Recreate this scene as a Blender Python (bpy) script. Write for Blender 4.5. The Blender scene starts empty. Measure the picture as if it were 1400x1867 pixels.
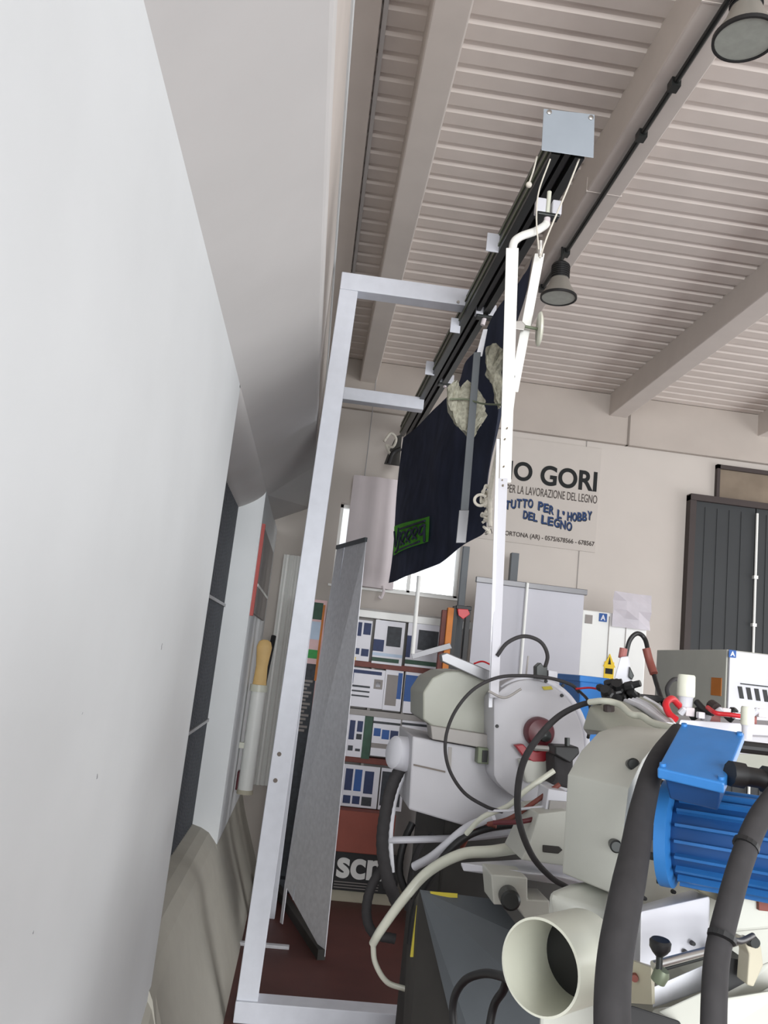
import bpy, bmesh, math, random
from mathutils import Vector, Matrix
random.seed(7)
S = bpy.context.scene
COL = S.collection

# ------------------------------------------------------------------ camera
EYE = 1.85
F = 1500.0
def nrm(v): return v.normalized()
_d = nrm(Vector((-140.0, -256.5, -F)))          # world Y seen by the camera
_u = Vector((.125, .992, 0)); _u = nrm(_u - _d * _u.dot(_d))
_r = _d.cross(_u)
MR = Matrix((_r, _d, _u))                        # camera -> world rotation
cd = bpy.data.cameras.new('camera'); cam = bpy.data.objects.new('camera', cd); COL.objects.link(cam)
cam.matrix_world = Matrix.Translation((0, 0, EYE)) @ MR.to_4x4()
cd.sensor_fit = 'VERTICAL'; cd.sensor_height = 36; cd.lens = 36 * F / 1867; cd.clip_start = .05
S.camera = cam
# ------------------------------------------------------------------ world and light
S.view_settings.view_transform = 'Standard'; S.view_settings.look = 'None'
S.view_settings.gamma = 1; S.view_settings.use_curve_mapping = False
S.view_settings.exposure = 0.50
W = bpy.data.worlds.new('world'); S.world = W; W.use_nodes = True
bg = W.node_tree.nodes['Background']; bg.inputs[0].default_value = (.93, .965, 1, 1); bg.inputs[1].default_value = .88
def area(name, loc, target, sx, sy, power, color=(1, 1, 1)):
    l = bpy.data.lights.new(name, 'AREA'); l.shape = 'RECTANGLE'; l.size = sx; l.size_y = sy; l.energy = power; l.color = color
    o = bpy.data.objects.new(name, l); COL.objects.link(o); o.location = loc
    o.rotation_euler = (Vector(target) - Vector(loc)).to_track_quat('-Z', 'Y').to_euler(); return o
area('daylight_from_gate', (1.0, -8.0, 2.4), (.4, 6, 1.9), 7, 4, 1000, (.97, .985, 1))
area('added_side_fill', (8.6, 4.6, 1.2), (1.5, 5.0, 4.6), 8, 3.2, 235, (.985, .99, 1))  # unseen fill light, added to lift the far ceiling and the haunch

# ------------------------------------------------------------------ helpers
def at(px, py, Y):
    w = MR @ Vector((px - 700, 933.5 - py, -F))
    w = w * (Y / w.y)
    return Vector((w.x, w.y, w.z + EYE))
def lin(c):
    c /= 255.0
    return c / 12.92 if c <= .04045 else ((c + .055) / 1.055) ** 2.4
MATS = {}
def mat(name, rgb, rough=.6, metal=0, var=.05, scale=8, bump=0, spec=.5, detail=4):
    m = bpy.data.materials.new(name); m.use_nodes = True
    nt = m.node_tree; b = nt.nodes['Principled BSDF']
    c = [lin(v) for v in rgb]
    b.inputs['Roughness'].default_value = rough; b.inputs['Metallic'].default_value = metal
    b.inputs['Specular IOR Level'].default_value = spec
    tc = nt.nodes.new('ShaderNodeTexCoord'); n = nt.nodes.new('ShaderNodeTexNoise')
    n.inputs['Scale'].default_value = scale; n.inputs['Detail'].default_value = detail
    nt.links.new(tc.outputs['Object'], n.inputs['Vector'])
    r = nt.nodes.new('ShaderNodeValToRGB')
    r.color_ramp.elements[0].position = .3; r.color_ramp.elements[1].position = .7
    r.color_ramp.elements[0].color = [v * (1 - var) for v in c] + [1]
    r.color_ramp.elements[1].color = [min(1, v * (1 + var)) for v in c] + [1]
    nt.links.new(n.outputs['Fac'], r.inputs['Fac']); nt.links.new(r.outputs['Color'], b.inputs['Base Color'])
    if bump:
        bp = nt.nodes.new('ShaderNodeBump'); bp.inputs['Strength'].default_value = bump; bp.inputs['Distance'].default_value = .01
        nt.links.new(n.outputs['Fac'], bp.inputs['Height']); nt.links.new(bp.outputs['Normal'], b.inputs['Normal'])
    MATS[name] = m
    return m
mat('plaster', (216, 219, 220), .75, var=.025, scale=3, bump=.03)
mat('soffit', (205, 203, 201), .8, var=.025, scale=3)
mat('concrete', (160, 157, 147), .85, var=.03, scale=9)
mat('deck', (212, 203, 196), .6, var=.04, scale=5)
mat('beam', (204, 196, 189), .7, var=.03, scale=5)
mat('backwall', (188, 181, 174), .85, var=.03, scale=2)
mat('backfascia', (170, 161, 153), .85, var=.04, scale=3)
mat('seam', (120, 112, 105), .9)
mat('floor', (88, 50, 45), .55, var=.15, scale=3)
mat('grille', (44, 48, 55), .6, var=.1, scale=12)
mat('bar_grey', (150, 150, 152), .5)
mat('alu', (210, 213, 221), .5, .0, var=.04, scale=14)
mat('galv', (222, 223, 228), .5, .1, var=.08, scale=30)
mat('plate', (150, 158, 166), .5, .2, var=.03, scale=10)
mat('steel', (190, 188, 184), .3, .9, var=.06)
mat('darkalu', (52, 54, 53), .35, .6, var=.1)
mat('black', (22, 22, 23), .5, var=.1)
mat('blackrub', (46, 44, 45), .8, var=.15, scale=40)
mat('polewhite', (222, 222, 217), .5, var=.04, scale=20)
mat('rope', (205, 200, 188), .9, var=.1, scale=60, bump=.4)
mat('navy', (58, 65, 86), .9, var=.25, scale=6, bump=.3)
mat('lime', (130, 240, 80), .8, var=.08)
mat('clothgrey', (160, 158, 142), .9, var=.25, scale=70, bump=.6, detail=6)
mat('machine', (186, 187, 178), .4, var=.03, scale=10)
mat('machinelight', (200, 200, 206), .4, var=.02)
mat('machinegrey', (178, 177, 181), .45, var=.03)
mat('machineolive', (152, 153, 142), .45, var=.03)
mat('machinebeige', (178, 172, 152), .5, var=.05)
mat('pvc', (206, 207, 192), .35, var=.03)
mat('blue', (48, 116, 182), .38, var=.06, scale=20)
mat('bluedark', (26, 68, 120), .4, var=.06)  # motor blue with the shadow between the fins put into the colour
mat('binblue', (60, 142, 228), .45, var=.04)
mat('redknob', (88, 26, 34), .35, var=.1)
mat('red', (190, 28, 38), .4, var=.1)
mat('wing', (150, 26, 38), .4)
mat('finblue', (36, 92, 150), .4, var=.08, scale=30)  # fin blue, also deepened to carry the motor's shade
mat('redframe', (165, 58, 50), .5, var=.05)
mat('doordark', (40, 43, 45), .6, var=.08, scale=3)
mat('frame_brown', (52, 42, 40), .6)
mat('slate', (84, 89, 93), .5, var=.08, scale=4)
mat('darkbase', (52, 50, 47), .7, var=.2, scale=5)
mat('yellow', (185, 170, 50), .6)
mat('warn', (225, 190, 30), .6)
mat('orange', (200, 120, 45), .6, var=.1)
mat('wood', (110, 55, 45), .6, var=.2, scale=15)
mat('terracotta', (140, 72, 58), .6, var=.06)
mat('sign', (184, 177, 170), .8, var=.015)
mat('ink', (14, 18, 19), .8)
mat('inkblue', (34, 58, 100), .8)
mat('inkbrown', (62, 54, 50), .8)
mat('paper', (226, 226, 232), .6, var=.02)
mat('ptnavy', (34, 50, 92), .6, var=.15, scale=20)
mat('ptblue', (38, 84, 150), .6, var=.12)
mat('ptdark', (48, 52, 58), .6, var=.3, scale=30)
mat('ptgrey', (138, 132, 128), .6, var=.06)
mat('ptsky', (190, 208, 228), .6, var=.1)
mat('ptgreen', (52, 150, 70), .6, var=.2, scale=12)
mat('ptpink', (225, 190, 190), .6, var=.1)
mat('ptdkgreen', (45, 78, 60), .6, var=.3, scale=12)
mat('tan', (215, 180, 120), .6, var=.06)
mat('pinkgrey', (214, 205, 207), .8, var=.02)
mat('banner', (190, 190, 197), .7, var=.015)
mat('bannerbar', (120, 120, 122), .4, .5)
mat('whiteenamel', (225, 226, 222), .4, var=.01)
mat('lampbody', (150, 146, 138), .4, .4, var=.05)
mat('lampglass', (158, 162, 155), .15, var=.08, scale=25)
mat('shelfgrey', (150, 146, 142), .5)
mat('brownglass', (120, 108, 94), .2, var=.2, scale=3)
mat('plasticfoil', (232, 228, 234), .2, var=.04, scale=10)
mat('greenpipe', (110, 118, 98), .5, .3)
mat('rustwire', (150, 90, 85), .6)
mat('rust', (120, 108, 90), .8, var=.3, scale=40)
mat('concretestain', (205, 205, 202), .7)

def obj(name, bm, m, parent=None, smooth=False, kind=None, extra=()):
    me = bpy.data.meshes.new(name)
    bmesh.ops.recalc_face_normals(bm, faces=bm.faces)
    off = Vector((0, 0, 0)); p = parent
    while p is not None:
        off += p.location; p = p.parent
    bmesh.ops.translate(bm, verts=bm.verts, vec=-off)
    bm.to_mesh(me); bm.free()
    me.materials.append(MATS[m] if isinstance(m, str) else m)
    for e in extra: me.materials.append(MATS[e])
    if smooth:
        for f in me.polygons: f.use_smooth = True
        try: me.set_sharp_from_angle(angle=math.radians(38))
        except Exception: pass
    o = bpy.data.objects.new(name, me); COL.objects.link(o)
    if parent is not None: o.parent = parent
    if kind: o['kind'] = kind
    return o
def tag(o, label, cat, group=None):
    o['label'] = label; o['category'] = cat
    if group: o['group'] = group
    return o
def thing(name, label, cat, loc=(0, 0, 0), group=None):
    o = bpy.data.objects.new(name, None); COL.objects.link(o); o.location = Vector(loc); o.empty_display_size = .05
    return tag(o, label, cat, group)
def label(o, text): o['label'] = text; return o
def struct(name, bm, m, parent=None, **k):
    return obj(name, bm, m, parent, kind='structure' if parent is None else None, **k)

def bevel(bm, w, seg=2, ang=25):
    if w <= 0: return
    bm.normal_update()
    es = [e for e in bm.edges if len(e.link_faces) == 2 and e.calc_face_angle(0) > math.radians(ang)]
    bmesh.ops.bevel(bm, geom=es, offset=w, segments=seg, affect='EDGES', profile=.5, clamp_overlap=True)
def add_box(bm, a, b, mi=0):
    a = Vector(a); b = Vector(b)
    v = [bm.verts.new((x, y, z)) for x in (a.x, b.x) for y in (a.y, b.y) for z in (a.z, b.z)]
    for q in ((0, 1, 3, 2), (4, 6, 7, 5), (0, 4, 5, 1), (2, 3, 7, 6), (0, 2, 6, 4), (1, 5, 7, 3)):
        f = bm.faces.new([v[i] for i in q]); f.material_index = mi
    return bm
def box(a, b, bv=0):
    bm = add_box(bmesh.new(), a, b); bevel(bm, bv); return bm
def add_hull(bm, pts):
    vs = [bm.verts.new(p) for p in pts]
    r = bmesh.ops.convex_hull(bm, input=vs)
    bad = [g for g in r['geom_interior'] + r['geom_unused'] if isinstance(g, bmesh.types.BMVert) and g.is_valid and not g.link_faces]
    if bad: bmesh.ops.delete(bm, geom=list(set(bad)), context='VERTS')
    bmesh.ops.dissolve_limit(bm, angle_limit=math.radians(1.5), verts=bm.verts, edges=bm.edges)
def hull(pts, bv=0):
    bm = bmesh.new(); add_hull(bm, pts); bevel(bm, bv); return bm
def add_prism(bm, pts, vec, mi=0):
    vec = Vector(vec)
    a = [bm.verts.new(p) for p in pts]; b = [bm.verts.new(Vector(p) + vec) for p in pts]
    n = len(a)
    fs = [bm.faces.new(a), bm.faces.new(list(reversed(b)))]
    for i in range(n): fs.append(bm.faces.new((a[i], b[i], b[(i + 1) % n], a[(i + 1) % n])))
    for f in fs: f.material_index = mi
def pslab(pix, Y, t, bv=0):
    """solid whose front face is a traced outline at depth Y, t metres thick"""
    bm = bmesh.new(); add_prism(bm, [at(x, y, Y) for x, y in pix], (0, t, 0)); bevel(bm, bv); return bm
def frame_of(d):
    d = d.normalized(); a = Vector((0, 0, 1)) if abs(d.z) < .9 else Vector((1, 0, 0))
    x = d.cross(a).normalized(); return x, d.cross(x).normalized()
def smoothpath(P, n=8):
    P = [Vector(p) for p in P]
    if len(P) < 3: return P
    out = []
    Q = [P[0] * 2 - P[1]] + P + [P[-1] * 2 - P[-2]]
    for i in range(1, len(Q) - 2):
        for k in range(n):
            t = k / n; a, b, c, d = Q[i - 1], Q[i], Q[i + 1], Q[i + 2]
            out.append(.5 * ((2 * b) + (c - a) * t + (2 * a - 5 * b + 4 * c - d) * t * t + (3 * b - a - 3 * c + d) * t ** 3))
    out.append(P[-1]); return out
def add_tube(bm, P, r, seg=12, smooth=True, n=8, ribs=0, sq=False):
    P = smoothpath(P, n) if smooth else [Vector(p) for p in P]
    if ribs:
        Q = [P[0]]; 
        for a, b in zip(P, P[1:]):
            L = (b - a).length; k = max(1, int(L / ribs))
            for j in range(1, k + 1): Q.append(a.lerp(b, j / k))
        P = Q
    x, y = frame_of(P[1] - P[0]); rings = []
    for i, p in enumerate(P):
        d = (P[min(i + 1, len(P) - 1)] - P[max(i - 1, 0)]).normalized()
        x = (x - d * x.dot(d)).normalized(); y = d.cross(x)
        rr = r(i / (len(P) - 1)) if callable(r) else r
        if ribs and i % 2: rr *= .93
        rings.append([bm.verts.new(p + (x * math.cos(t) + y * math.sin(t)) * rr) for t in [2 * math.pi * (k + .5) / seg for k in range(seg)]])
    for a, b in zip(rings, rings[1:]):
        for k in range(seg): bm.faces.new((a[k], a[(k + 1) % seg], b[(k + 1) % seg], b[k]))
    bm.faces.new(rings[0]); bm.faces.new(list(reversed(rings[-1])))
    return bm
def tube(P, r, **k): return add_tube(bmesh.new(), P, r, **k)
def ptube(pix, r, **k): return tube([at(*p) for p in pix], r, **k)
def add_lathe(bm, prof, o, d, seg=32, closed=False):
    """prof: (distance along axis, radius)"""
    o = Vector(o); d = Vector(d).normalized(); x, y = frame_of(d); rings = []
    for s, r in prof:
        r = max(r, 1e-5)
        rings.append([bm.verts.new(o + d * s + (x * math.cos(t) + y * math.sin(t)) * r) for t in [2 * math.pi * k / seg for k in range(seg)]])
    prs = list(zip(rings, rings[1:]))
    if closed: prs.append((rings[-1], rings[0]))
    for a, b in prs:
        for k in range(seg): bm.faces.new((a[k], a[(k + 1) % seg], b[(k + 1) % seg], b[k]))
    if not closed:
        bm.faces.new(rings[0]); bm.faces.new(list(reversed(rings[-1])))
    return bm
def lathe(*a, **k): return add_lathe(bmesh.new(), *a, **k)
def cyl(a, b, r, r2=None, seg=20):
    a = Vector(a); b = Vector(b); return lathe([(0, r), ((b - a).length, r if r2 is None else r2)], a, b - a, seg=seg)
def text_bm(s, x0, x1, z0, z1, Y, depth=.003, fat=0.0, into=None, shear=0):
    cu = bpy.data.curves.new('text', 'FONT'); cu.body = s; cu.extrude = .02; cu.offset = fat
    o = bpy.data.objects.new('text', cu); COL.objects.link(o)
    bpy.context.view_layer.update()
    me = bpy.data.meshes.new_from_object(o.evaluated_get(bpy.context.evaluated_depsgraph_get()))
    bpy.data.objects.remove(o)
    bm = into or bmesh.new(); t = bmesh.new(); t.from_mesh(me)
    xs = [v.co.x for v in t.verts]; ys = [v.co.y for v in t.verts]
    a, b, c, d = min(xs), max(xs), min(ys), max(ys)
    for v in t.verts:
        u = (v.co.x - a) / max(b - a, 1e-6); w = (v.co.y - c) / max(d - c, 1e-6)
        v.co = Vector((x0 + (x1 - x0) * u + shear * w * (z1 - z0), Y - depth * (1 if v.co.z > 0 else 0), z0 + (z1 - z0) * w))
    t.to_mesh(me); t.free(); bm.from_mesh(me); bpy.data.meshes.remove(me)
    return bm

D = 7.5
H = EYE + 2.78          # underside of the ceiling deck
# ================================================================== SETTING
struct('floor', box((-.9, -3, -.1), (9, D + .4, 0)), 'floor')

# ceiling: ribbed deck, ribs across the room
bm = bmesh.new()
y = -3.0; p = .15; prof = []
while y < D + .2:
    prof += [(y, 0), (y + .092, 0), (y + .114, .011), (y + .134, .011)]; y += p
vs = []
for x in (-.6, 9):
    vs.append([bm.verts.new((x, yy, H + zz)) for yy, zz in prof])
for i in range(len(prof) - 1): bm.faces.new((vs[0][i], vs[0][i + 1], vs[1][i + 1], vs[1][i]))
top = [bm.verts.new(c) for c in ((-.6, -3, H + .15), (9, -3, H + .15), (9, D + .2, H + .15), (-.6, D + .2, H + .15))]
bm.faces.new(top)
struct('ceiling', bm, 'deck')
# beams along the room
HB = EYE + 2.56; zb = 2.56
beams = [(.067 * zb, .128 * zb), (.454 * zb, .528 * zb), (1.015 * zb, 1.083 * zb), (1.60 * zb, 1.67 * zb), (2.2 * zb, 2.27 * zb)]
for i, (a, b) in enumerate(beams):
    bm = box((a, -3, HB), (b, D, H + .05), .008)
    if i == 1:
        for yy in (2.6, 3.9, 5.2): add_box(bm, (a - .002, yy, HB - .002), (b + .002, yy + .008, HB + .08))
    struct('trim_%d' % (i + 1), bm, 'beam')
struct('trim_6', box((-.16, -3, EYE + 2.70), (-.03, D, H + .05), .004), 'beam')
struct('trim_7', box((-.022, -3, EYE + 2.755), (.0, D, H + .04), .002), 'soffit')

# left wall: pier, niche with splayed sill and rounded head, far pier, plinth and haunch
X1 = -.41; ZL = EYE + 1.045; Y0 = -3.0; N0 = 3.3; N1 = 5.5; SE = 6.8
def extr(prof, y0, y1, bm=None):
    bm = bm or bmesh.new(); add_prism(bm, [(x, y0, z) for x, z in prof], (0, y1 - y0, 0)); return bm
plinth = [(X1, EYE - 1.20), (X1, .0)]
def pier(y0, y1, bm):
    extr([(X1, ZL + .02)] + [(X1, EYE + z) for z in (.6, 0, -.6)] + plinth + [(-.8, 0), (-.8, ZL + .02)], y0, y1, bm)
bm = bmesh.new(); pier(Y0, N0, bm); pier(N1, D, bm)
wall = struct('wall_left', bm, 'plaster')
slope = [(-.392, EYE - 1.28), (-.372, EYE - 1.35), (-.345, EYE - 1.43), (-.31, EYE - 1.52), (-.183, .0), (-.8, 0)]
bm = bmesh.new()
add_hull(bm, [Vector((x, N0 + .02, z)) for x, z in [(X1 - .01, EYE - 1.24)] + slope[:-1]] + [Vector((x, 2.2, z)) for x, z in ((X1 - .01, EYE - 1.80), (X1 + .01, EYE - 1.80), (-.36, .0))] + [Vector((X1 - .01, N0 + .02, 0)), Vector((X1 - .01, 2.2, 0))])
extr([(-.575, EYE - 1.13), (-.52, EYE - 1.145), (-.47, EYE - 1.17), (-.425, EYE - 1.22)] + slope + [(-.8, EYE - 1.13)], N0 - .04, N1 + .03, bm)
extr([(X1 - .03, EYE - 1.205), (X1 + .002, EYE - 1.24)] + [(x - .0015, z) for x, z in slope] + [(-.8, EYE - 1.20)], N1 - .02, D, bm)
struct('baseboard_left', bm, 'concrete')
# haunched beam over the pier line
def loft2(pa, y0, pb_, y1):
    bm = bmesh.new(); a_ = [bm.verts.new((x, y0, z)) for x, z in pa]; b_ = [bm.verts.new((x, y1, z)) for x, z in pb_]; n = len(a_)
    bm.faces.new(a_); bm.faces.new(b_[::-1])
    for i in range(n): bm.faces.new((a_[i], b_[i], b_[(i + 1) % n], a_[(i + 1) % n]))
    return bm
def hpr(drop): return [(X1, ZL), (-.119, EYE + 1.29 - drop), (-.112, EYE + 1.30 - drop), (-.112, EYE + 1.40), (-.3, EYE + 1.40), (-.8, EYE + 1.40), (-.8, ZL)]
struct('trim_8', extr(hpr(0), Y0, 5.7), 'soffit')
struct('trim_9', loft2(hpr(0), 5.7, hpr(.10), SE), 'soffit')
struct('trim_13', extr([(-.128, EYE + 1.39), (-.132, EYE + 2.26), (-.8, EYE + 2.26), (-.8, EYE + 1.39)], Y0, SE), 'beam')
struct('trim_14', extr([(-.124, EYE + 2.25), (-.120, EYE + 2.27), (-.124, EYE + 2.31), (-.8, EYE + 2.31), (-.8, EYE + 2.25)], Y0, SE), 'plaster')
struct('trim_15', extr([(-.165, EYE + 2.31), (-.165, H + .03), (-.8, H + .03), (-.8, EYE + 2.31)], Y0, SE), 'beam')
struct('trim_10', extr([(-.14, EYE + 1.6), (-.14, H + .03), (-.8, H + .03), (-.8, EYE + 1.6)], SE, D), 'backwall')
# rounded head of the niche
pr = [(X1, ZL + .005)]
for k in range(9):
    t = math.pi / 2 * k / 8
    pr.append((X1 - .165 * (1 - math.cos(t)) , ZL - .01 - .13 * (math.sin(t) * .45 + .55 * (1 - math.cos(t)))))
pr += [(-.8, ZL - .14), (-.8, ZL + .005)]
struct('trim_11', extr(pr, N0 - .02, N1 + .02), 'soffit', smooth=True)
# ribbed dark window in the niche
win = bpy.data.objects.new('window_1', None); COL.objects.link(win); win.location = (-.6, N0, EYE - 1.16); win['kind'] = 'structure'
bm = bmesh.new()
add_box(bm, (-.64, N0 - .1, EYE - 1.16), (-.600, N1 + .1, ZL - .08))
y = N0 - .08
while y < N1 + .02:
    add_box(bm, (-.602, y, EYE - 1.15), (-.578, y + .03, ZL - .11)); y += .055
obj('pane', bm, 'grille', win)
bm = bmesh.new()
for z in (EYE + .235, EYE - .50): add_box(bm, (-.60, N0 - .1, z), (-.568, N1 + .0, z + .018))
obj('glazing_bar', bm, 'bar_grey', win)
# scuffs on the plaster near the camera
def onwall(px, py):
    w = MR @ Vector((px - 700, 933.5 - py, -F)); w = w * (X1 / w.x); return Vector((w.x, w.y, w.z + EYE))
for (px, py, s) in ((295, 1178, .006), (177, 1415, .0035), (150, 1300, .0015), (60, 1700, .002)):
    c = onwall(px, py); bm = bmesh.new()
    for k in range(5):
        o_ = Vector((0, random.uniform(-1, 1) * s, random.uniform(-1.4, 1.4) * s))
        a = s * random.uniform(.3, .7)
        add_prism(bm, [c + o_ + Vector((0, a * math.cos(t), a * 1.5 * math.sin(t))) for t in (0, 1, 2.2, 3.3, 4.6)], (.0008, 0, 0))
    obj('scuff_mark', bm, 'bar_grey', wall)

# back wall with the daylight window cut out
wx0 = at(612, 1000, D).x; wx1 = at(836, 1080, D).x; wz0 = at(760, 1083, D).z; wz1 = at(640, 918, D).z
bm = bmesh.new()
add_box(bm, (-.8, D, 0), (wx0, D + .25, H + .1)); add_box(bm, (wx1, D, 0), (9, D + .25, H + .1))
add_box(bm, (wx0, D, 0), (wx1, D + .25, wz0)); add_box(bm, (wx0, D, wz1), (wx1, D + .25, H + .1))
wb = struct('wall_back', bm, 'backwall')
zf = at(1000, 795, D).z
struct('trim_12', box((-.1, D - .06, zf), (9, D, H), .01), 'backfascia')
bm = bmesh.new()
jx = at(1142, 780, D).x
add_box(bm, (jx - .008, D - .066, zf), (jx + .012, D, H - .02))
obj('joint', bm, 'seam', wb)
sx = at(1063, 900, D).x
bm = bmesh.new(); add_box(bm, (sx - .004, D - .004, 1.0), (sx + .004, D, zf)); obj('joint', bm, 'ptgrey', wb)
w2 = bpy.data.objects.new('window_2', None); COL.objects.link(w2); w2.location = (wx0, D, wz0); w2['kind'] = 'structure'
bm = bmesh.new()
for (a, b) in (((wx0, D + .1, wz0), (wx1, D + .16, wz0 + .03)), ((wx0, D + .1, wz1 - .03), (wx1, D + .16, wz1)), ((wx0, D + .1, wz0), (wx0 + .03, D + .16, wz1)),
               ((wx1 - .03, D + .1, wz0), (wx1, D + .16, wz1)), ((wx0 + .16, D + .1, wz0), (wx0 + .19, D + .16, wz1)), ((wx0 + .7, D + .1, wz0), (wx0 + .73, D + .16, wz1))):
    add_box(bm, a, b)
obj('window_frame', bm, 'whiteenamel', w2)
gm = bpy.data.materials.new('glass'); gm.use_nodes = True; nt = gm.node_tree; nt.nodes.clear()
o_ = nt.nodes.new('ShaderNodeOutputMaterial'); mx = nt.nodes.new('ShaderNodeMixShader'); tr = nt.nodes.new('ShaderNodeBsdfTransparent'); gl = nt.nodes.new('ShaderNodeBsdfGlossy')
gl.inputs['Roughness'].default_value = .05; mx.inputs[0].default_value = .06
nt.links.new(tr.outputs[0], mx.inputs[1]); nt.links.new(gl.outputs[0], mx.inputs[2]); nt.links.new(mx.outputs[0], o_.inputs[0])
obj('pane', box((wx0 + .01, D + .125, wz0 + .01), (wx1 - .01, D + .131, wz1 - .01)), gm, w2)
bm = bmesh.new(); add_box(bm, (wx0 - .03, D - .03, wz0 - .02), (wx1 + .03, D + .1, wz0)); obj('window_sill', bm, 'whiteenamel', w2)

# big dark double door and the transom above
dr = bpy.data.objects.new('door_1', None); COL.objects.link(dr); dr['kind'] = 'structure'
dx0 = at(1262, 920, D).x; dz1 = at(1262, 906, D).z; dmid = at(1375, 1000, D - .05).x; dx1 = dmid * 2 - dx0
dr.location = (dx0, D, 0)
bm = bmesh.new()
for a, b in ((dx0, dmid - .006), (dmid + .006, dx1)):
    add_box(bm, (a, D - .06, .02), (b, D - .02, dz1 - .05))
    x = a + .1
    while x < b - .05: add_box(bm, (x, D - .066, .1), (x + .012, D - .06, dz1 - .1)); x += .12
obj('door_leaf', bm, 'doordark', dr)
bm = bmesh.new(); add_box(bm, (dx0 - .06, D - .09, 0), (dx0, D, dz1)); add_box(bm, (dx0 - .06, D - .10, dz1 - .05), (dx1 + .06, D, dz1 + .01)); add_box(bm, (dx1, D - .09, 0), (dx1 + .06, D, dz1))
obj('door_frame', bm, 'frame_brown', dr)
bm = cyl((dmid, D - .085, .3), (dmid, D - .085, dz1 - .1), .012)
for z in (1.9, 2.55, 3.0): add_box(bm, (dmid - .02, D - .1, z), (dmid + .02, D - .06, z + .03))
obj('bolt_rod', bm, 'whiteenamel', dr)
w3 = bpy.data.objects.new('window_3', None); COL.objects.link(w3); w3['kind'] = 'structure'
tx0 = at(1303, 870, D).x; tz1 = at(1303, 848, D).z
w3.location = (tx0, D, dz1)
bm = bmesh.new(); add_box(bm, (tx0, D - .05, tz1 - .04), (tx0 + 1.8, D, tz1)); add_box(bm, (tx0, D - .05, dz1 + .01), (tx0 + .03, D, tz1)); obj('window_frame', bm, 'frame_brown', w3)
bm = bmesh.new(); add_box(bm, (tx0 + .03, D - .02, dz1 + .02), (tx0 + 1.8, D - .005, tz1 - .04)); obj('pane', bm, 'brownglass', w3)

# ================================================================== HIGH-BAY LAMPS AND CONDUIT
def lamp(px, py, Y, label_):
    c = at(px, py, Y); t = thing('bell_lamp', label_, 'lamp', c, 'bell lamps hanging from the conduit')
    sh = lathe([(0, .102), (.004, .106), (.02, .10), (.075, .068), (.12, .052), (.122, .046), (.075, .062), (.02, .094), (.006, .098)], c, (0, 0, 1), seg=40, closed=True)
    obj('lamp_shade', sh, 'lampbody', t, smooth=True)
    obj('rim', lathe([(-.004, .099), (-.004, .108), (.010, .108), (.010, .099)], c, (0, 0, 1), seg=40, closed=True), 'black', t, smooth=True)
    obj('glass_cover', lathe([(.0, .098), (.003, .099), (.006, .098)], c, (0, 0, 1), seg=40), 'lampglass', t, smooth=True)
    g = lathe([(.115, .045), (.125, .052), (.21, .052), (.225, .035)], c, (0, 0, 1), seg=24)
    for k in range(6): add_lathe(g, [(.13 + k * .013, .056), (.136 + k * .013, .056)], c, (0, 0, 1), seg=24)
    obj('driver_housing', g, 'black', t)
    obj('hook', cyl(c + Vector((0, 0, .22)), Vector((c.x, c.y, HB + .0)), .006), 'darkalu', t)
    return t
l1 = lamp(1018, 543, 4.5, 'bell shaped high-bay lamp hanging lower, beside the white hooked pole')
l2 = lamp(1358, 72, 2.39, 'large bell shaped high-bay lamp cut by the top right corner')
bm = bmesh.new(); cx = .487 * zb
add_tube(bm, [(cx, -2, HB - .018), (cx, 5.0, HB - .018)], .014, smooth=False)
for yy in (3.0, 3.35, 4.5, 5.0): add_box(bm, (cx - .02, yy, HB - .04), (cx + .02, yy + .05, HB))
tag(obj('conduit', bm, 'darkalu'), 'dark cable conduit running along the underside of the middle ceiling beam', 'conduit')

# ================================================================== SIGN ON THE BACK WALL
SY = D - .012
def wx(px, py): return at(px, py, SY).x
def wz(px, py): return at(px, py, SY).z
sg = thing('wall_sign', 'pale cloth sign on the back wall lettered IO GORI above blue wavy words', 'sign', at(980, 995, SY))
obj('panel', box((wx(780, 980), SY, wz(1000, 997)), (wx(1090, 930), SY + .01, wz(1000, 805)), .002), 'sign', sg)
def line(s, pl, pr, pt, m, fat=0, sh=0):
    # pl = left baseline pixel, pr = right baseline pixel, pt = a pixel on the cap line above pl
    a, b, c = at(pl[0], pl[1], SY), at(pr[0], pr[1], SY), at(pt[0], pt[1], SY)
    z0 = (a.z + b.z) / 2; obj('lettering', text_bm(s, a.x, b.x, z0, z0 + (c.z - a.z), SY, fat=fat, shear=sh), m, sg)
line('IO', (926, 873), (969, 880), (926, 838), 'ink', .028)
line('GORI', (984, 883), (1087, 898), (984, 846), 'ink', .028)
line('PER LA LAVORAZIONE DEL LEGNO', (923, 898), (1088, 918), (923, 883), 'inkbrown', .0)
def wavy(word, xs, base, cap):
    """letters of one word spread between two pixels along a measured base line"""
    b1_ = bmesh.new(); b2_ = bmesh.new(); n = len(word); wpx = (xs[1] - xs[0]) / n
    for i, ch in enumerate(word):
        px = xs[0] + wpx * i; k = .4 if ch == "'" else .88
        for (a_, c_), (e_, f_) in zip(base, base[1:]):
            if a_ <= px + wpx / 2 <= e_: py = c_ + (f_ - c_) * (px + wpx / 2 - a_) / (e_ - a_)
        A_ = at(px, py, SY); B_ = at(px + wpx * k, py, SY); hh = at(px, py - cap, SY).z - A_.z
        lo = hh * .6 if ch == "'" else 0
        text_bm(ch, A_.x + .006, B_.x + .006, A_.z + lo - .006, A_.z + hh - .006, SY, .002, .03, into=b2_)
        text_bm(ch, A_.x, B_.x, A_.z + lo, A_.z + hh, SY - .002, .003, .025, into=b1_)
    obj('lettering_shadow', b2_, 'ink', sg); obj('lettering', b1_, 'inkblue', sg)
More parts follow.
